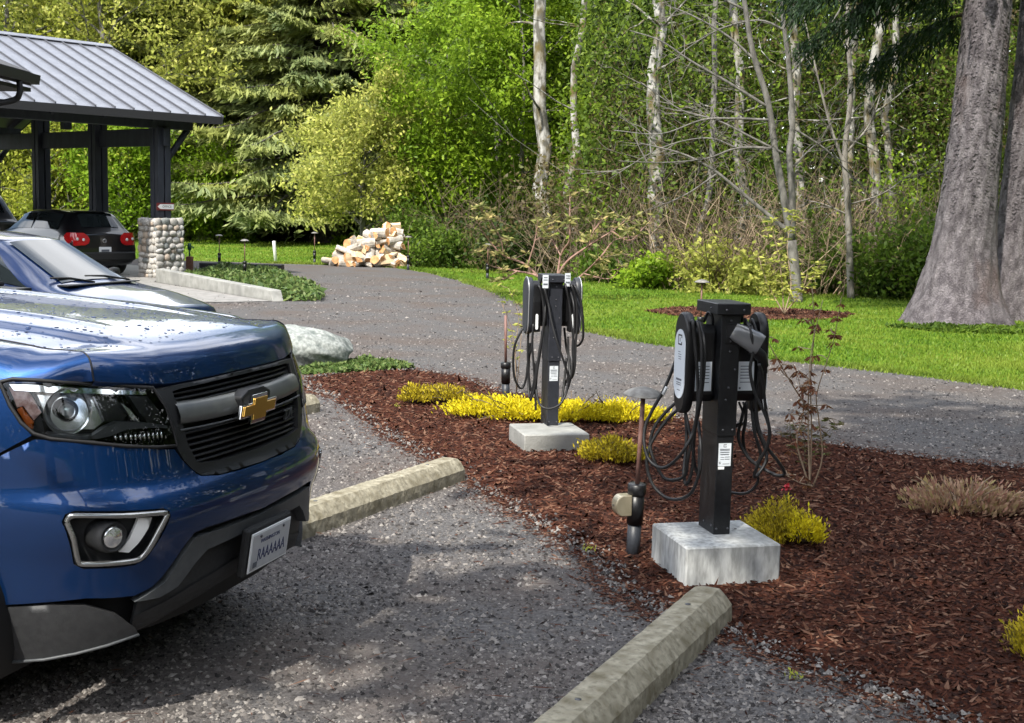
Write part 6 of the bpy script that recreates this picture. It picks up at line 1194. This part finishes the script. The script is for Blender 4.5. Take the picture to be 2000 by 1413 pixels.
text('plate_state', 'WASHINGTON', .022, MT['print_navy'], pa @ Matrix.Translation((-.01, .036, .0055)), pl, .0006)
for x in (-.09, .09): 
    mb = MB(); mb.lathe([(.006, 0), (.006, .004), (0, .005)], 8, org=(x, .058, .005)); o = mb.build('plate_screw', MT['bolt'], pl); o.data.transform(pa)
plate_box('plate_sticker', .03, .022, .001, .0058, MT['print_gray'], pl, .0003).data.transform(Matrix.Translation(Vector((.0, -.125, -.045))))

# hood
def hood_z(d, y):
    a = abs(y); zc = hermite([0, .012, .026, .045, .08, .13, .2, .3, .45, .75, 1.2, 1.6], [1.166, 1.205, 1.236, 1.258, 1.280, 1.298, 1.315, 1.332, 1.348, 1.370, 1.395, 1.41], d)+.034*np.clip((a-.42)/.28, 0, 1)**1.2*np.clip(1-d/.12, 0, 1)
    f = np.clip((d-.06)/.22, 0, 1); f = f*f*(3-2*f); dome = .5*(1+math.tanh((.48-.08*(1-f)-a)/.020)); e = np.clip((a-.60)/.15, 0, 1)
    return zc-.020*f*(1-dome)-.016*f*(a/.65)**2+.010*f*math.exp(-((a-.30)/.03)**2)*np.clip((d-.30)/.3, 0, 1)
def edge_y(d): return float(hermite([0, .06, .12, .3, .7, 1.25], [.700, .680, .662, .650, .652, .660], d))
G = []
for d in list(np.linspace(0, .12, 19))+list(np.linspace(.145, 1.55, 36)):
    row = []; ey = edge_y(d)
    for k in np.linspace(-1, 1, 97):
        y = k*ey; xf = float(Sk(np.interp(abs(y), CYn, UU), 1.166)[0]); 
        sh = np.clip(d/.5, 0, 1); x = lerp(xf, -.12-.13*(abs(y)/.7)**2*1., sh)-d; row.append((x, y, float(hood_z(d, y))))
    G.append(row)
mb = MB(); mb.grid(G, True); hood = mb.build('hood', MT['paint_blue'], tr, fix=False)
for sgn in (0, -1):
    mb = MB(); mb.tube([(g[sgn][0], g[sgn][1]*1.004, g[sgn][2]+.0005) for g in G], .0032, 5, False); mb.build('hood_gap', MT['seal'], hood, fix=False)
lip = MB(); lip.grid([G[0], [(x-.012, y, z-.016) for x, y, z in G[0]], [(x-.09, y, z-.02) for x, y, z in G[0]]], True); lip.build('hood_lip', MT['paint_blue'], hood, fix=False)
# rain drops on the hood
pm('water', (.9, .95, 1.), rough=.0, trans=1., ior=1.33); r_ = np.random.default_rng(3); dv = []; df = []
for i in range(900):
    d = r_.uniform(.12, 1.5); y = r_.uniform(-.7, .7); xf = float(Sk(np.interp(abs(y), CYn, UU), 1.166)[0]); sh = np.clip(d/.5, 0, 1); x = lerp(xf, -.12-.13*(abs(y)/.7)**2, sh)-d; z = float(hood_z(d, y)); s = r_.gamma(2.2, .0011)+.0012; b0 = len(dv)
    for rr_, hh in ((1, 0), (.8, .28), (.45, .45)):
        for k in range(8): a = k*math.pi/4; dv.append((x+math.cos(a)*rr_*s*1.3, y+math.sin(a)*rr_*s, z+hh*s*.75))
    dv.append((x, y, z+.5*s*.75))
    for q in range(2):
        for k in range(8): df.append((b0+q*8+k, b0+q*8+(k+1) % 8, b0+q*8+8+(k+1) % 8, b0+q*8+8+k))
    for k in range(8): df.append((b0+16+k, b0+16+(k+1) % 8, b0+24))
mb = MB(); mb.add(dv, df, True); o = mb.build('rain_drops', MT['water'], hood, fix=False); o['kind'] = 'stuff'

# fenders: shoulder above the lamp, flank behind it
def fender(s):
    sg = 1 if s else -1; us = np.r_[np.linspace(.775, 1.10, 26), np.linspace(1.13, 2.35, 30)]; G = []
    for u in us:
        p = Sk(sg*u, 1.196, .0); d = None
        t = np.clip((u-.775)/.23, 0, 1); dd = hermite([0, .35, .7, 1.], [0.0, .045, .12, .24], t) if u < 1.005 else .24+(u-1.005)
        ey = edge_y(min(dd, 1.55))+.004; xx = lerp(float(Sk(np.interp(.70, CYn, UU), 1.166)[0]), 0, 0); y = ey; xf = float(Sk(np.interp(abs(y), CYn, UU), 1.166)[0]); sh = np.clip(dd/.5, 0, 1); x = lerp(xf, -.12-.13*(abs(y)/.7)**2, sh)-dd; z = float(hood_z(min(dd, 1.55), ey))+.001+max(0, dd-1.55)*.02
        T = np.array([min(x, p[0]+.30) if u > 1.005 else x, sg*y, max(z, 1.200)]); row = []; Hh = T[2]-p[2]
        if u > 1.005: T[0] = lerp(x, p[0], np.clip((u-1.005)/.5, 0, 1))
        ds = np.linalg.norm((T-p)[:2]); kf = np.clip((u-.775)/.16, 0, 1); kf = kf*kf*(3-2*kf); P1 = p+np.array([0, 0, Hh*lerp(.45, .70, kf)]); P2 = T+np.array([.30*ds*(1-kf)*.6, sg*ds*lerp(.30, .45, kf), -Hh*.10*(1-kf)])
        kb = np.clip((u-.775)/.30, 0, 1); nn = np.array([.35*(1-kb), sg*.62, .70]); nn /= np.linalg.norm(nn); bl = (.018*kb+.030*kb*kb)*(1+.5*np.clip(u-1.1, 0, .4))
        for k in np.linspace(0, 1, 14): row.append(tuple(p+(T-p)*k+nn*bl*4*k*(1-k)))
        G.append(row)
    mb = MB(); mb.grid(G, True)
    fo = mb.build('fender', MT['paint_blue'], tr)
    fl = [(-1.020, 1.196), (-1.012, 1.13), (-.995, 1.075), (-.966, 1.030), (-1.193, .912), (-1.215, .905), (-1.33, .955), (-1.50, .975), (-1.67, .955), (-1.82, .885), (-1.92, .78), (-1.96, .60), (-1.96, .44), (-2.35, .44), (-2.35, 1.196)]
    skin_part('flank', fl, MT['paint_blue'], fo, off=0., thick=.02, mirror=s, step=.04)
    # wheel well and wheel
    c = Vector((-.99, sg*.80, .395)); q = Matrix.Rotation(R(-90*sg), 3, 'X')
    mb = MB(); a = np.linspace(-.35, math.pi+.35, 22); mb.grid([[(c.x+math.cos(k)*.50, sg*yy, c.z+math.sin(k)*.52) for k in a] for yy in (.93, .45)], True); mb.build('wheel_liner', MT['seal'], fo)
    mb = MB(); mb.lathe([(.23, -.12), (.35, -.125), (.385, -.10), (.39, 0), (.385, .10), (.35, .125), (.23, .12), (.22, 0)], 40, q, c); wh = mb.build('wheel', MT['tyre'], tr)
    for k in range(40):
        a_ = k*2*math.pi/40
        for of in (-.08, .08): mb = MB(); mb.box(c+Vector((math.cos(a_)*.391, of*1.0, math.sin(a_)*.391)), (.03, .07, .02), mat=Matrix.Rotation(-a_+math.pi/2, 3, 'Y')); mb.build('tread_block', MT['tyre'], wh)
    mb = MB(); mb.lathe([(0, .07), (.05, .075), (.06, .06), (.19, .07), (.22, .10), (.235, .11), (.235, .05), (0, .03)], 30, q, c); mb.build('rim', MT['rim'], wh)
both(fender)
# rest of the body (mostly left of the frame)
mb = MB()
def sect(x, w, zb, belt, roof, wr): return [(x, -w, zb), (x, -w*1.0, belt-.25), (x, -w*.985, belt), (x, -wr, roof-.06), (x, -wr*.85, roof), (x, 0, roof+.02), (x, wr*.85, roof), (x, wr, roof-.06), (x, w*.985, belt), (x, w*1.0, belt-.25), (x, w, zb)]
mb.grid([sect(-1.68, .925, .5, 1.33, 1.38, .74), sect(-1.82, .93, .5, 1.33, 1.40, .74), sect(-2.55, .935, .45, 1.33, 1.76, .62), sect(-3.2, .935, .45, 1.34, 1.80, .63), sect(-3.8, .935, .45, 1.35, 1.77, .62), sect(-4.1, .93, .45, 1.35, 1.40, .7)], True); mb.build('cab', MT['paint_blue'], tr, fix=False)
W = [[Vector((lerp(-1.80, -2.52, a), lerp(-.74, .74, b)*lerp(1, .80, a), lerp(1.41, 1.765, a)+.03*(1-(2*b-1)**2)+.012)) for b in np.linspace(0, 1, 13)] for a in np.linspace(.04, .96, 6)]; mb = MB(); mb.grid(W, True); mb.build('windshield', MT['car_glass_dark'], tr, fix=False)
for sg in (1, -1):
    W = [[Vector((lerp(lerp(-2.2, -2.6, b), lerp(-3.85, -3.75, b), a), sg*(lerp(.935, .64, b)+.012), lerp(1.36, 1.70, b))) for b in np.linspace(0, 1, 5)] for a in np.linspace(0, 1, 9)]; mb = MB(); mb.grid(W, True); mb.build('side_window', MT['car_glass_dark'], tr, fix=False)
    mb = MB(); mb.box((-2.3, sg*1.06, 1.42), (.14, .22, .20), bev=.04); mb.build('mirror', MT['trim_black'], tr)
    mb = MB(); mb.box((-2.9, sg*.93, .42), (1.7, .06, .14), bev=.02); mb.build('rocker', MT['valance'], tr)
    c = Vector((-4.25, sg*.80, .395)); q = Matrix.Rotation(R(-90*sg), 3, 'X'); mb = MB(); mb.lathe([(.23, -.12), (.35, -.125), (.385, -.10), (.39, 0), (.385, .10), (.35, .125), (.23, .12), (.22, 0)], 30, q, c); wh = mb.build('wheel', MT['tyre'], tr); mb = MB(); mb.lathe([(0, .07), (.06, .06), (.19, .07), (.22, .10), (.235, .11), (.235, .05), (0, .03)], 24, q, c); mb.build('rim', MT['rim'], wh)
mb = MB(); mb.box((-4.9, 0, 1.0), (1.55, 1.84, .80), bev=.05); mb.build('cargo_bed', MT['paint_blue'], tr)
mb = MB(); mb.box((-2.9, 0, .5), (4.2, 1.5, .22)); mb.build('chassis', MT['seal'], tr)
mb = MB(); mb.box((-1.66, 0, 1.37), (.16, 1.40, .02)); mb.build('cowl', MT['trim_black'], tr)
mb = MB(); mb.box((-.95, 0, .78), (1.2, 1.1, .55)); mb.build('engine_bay', MT['seal'], tr)
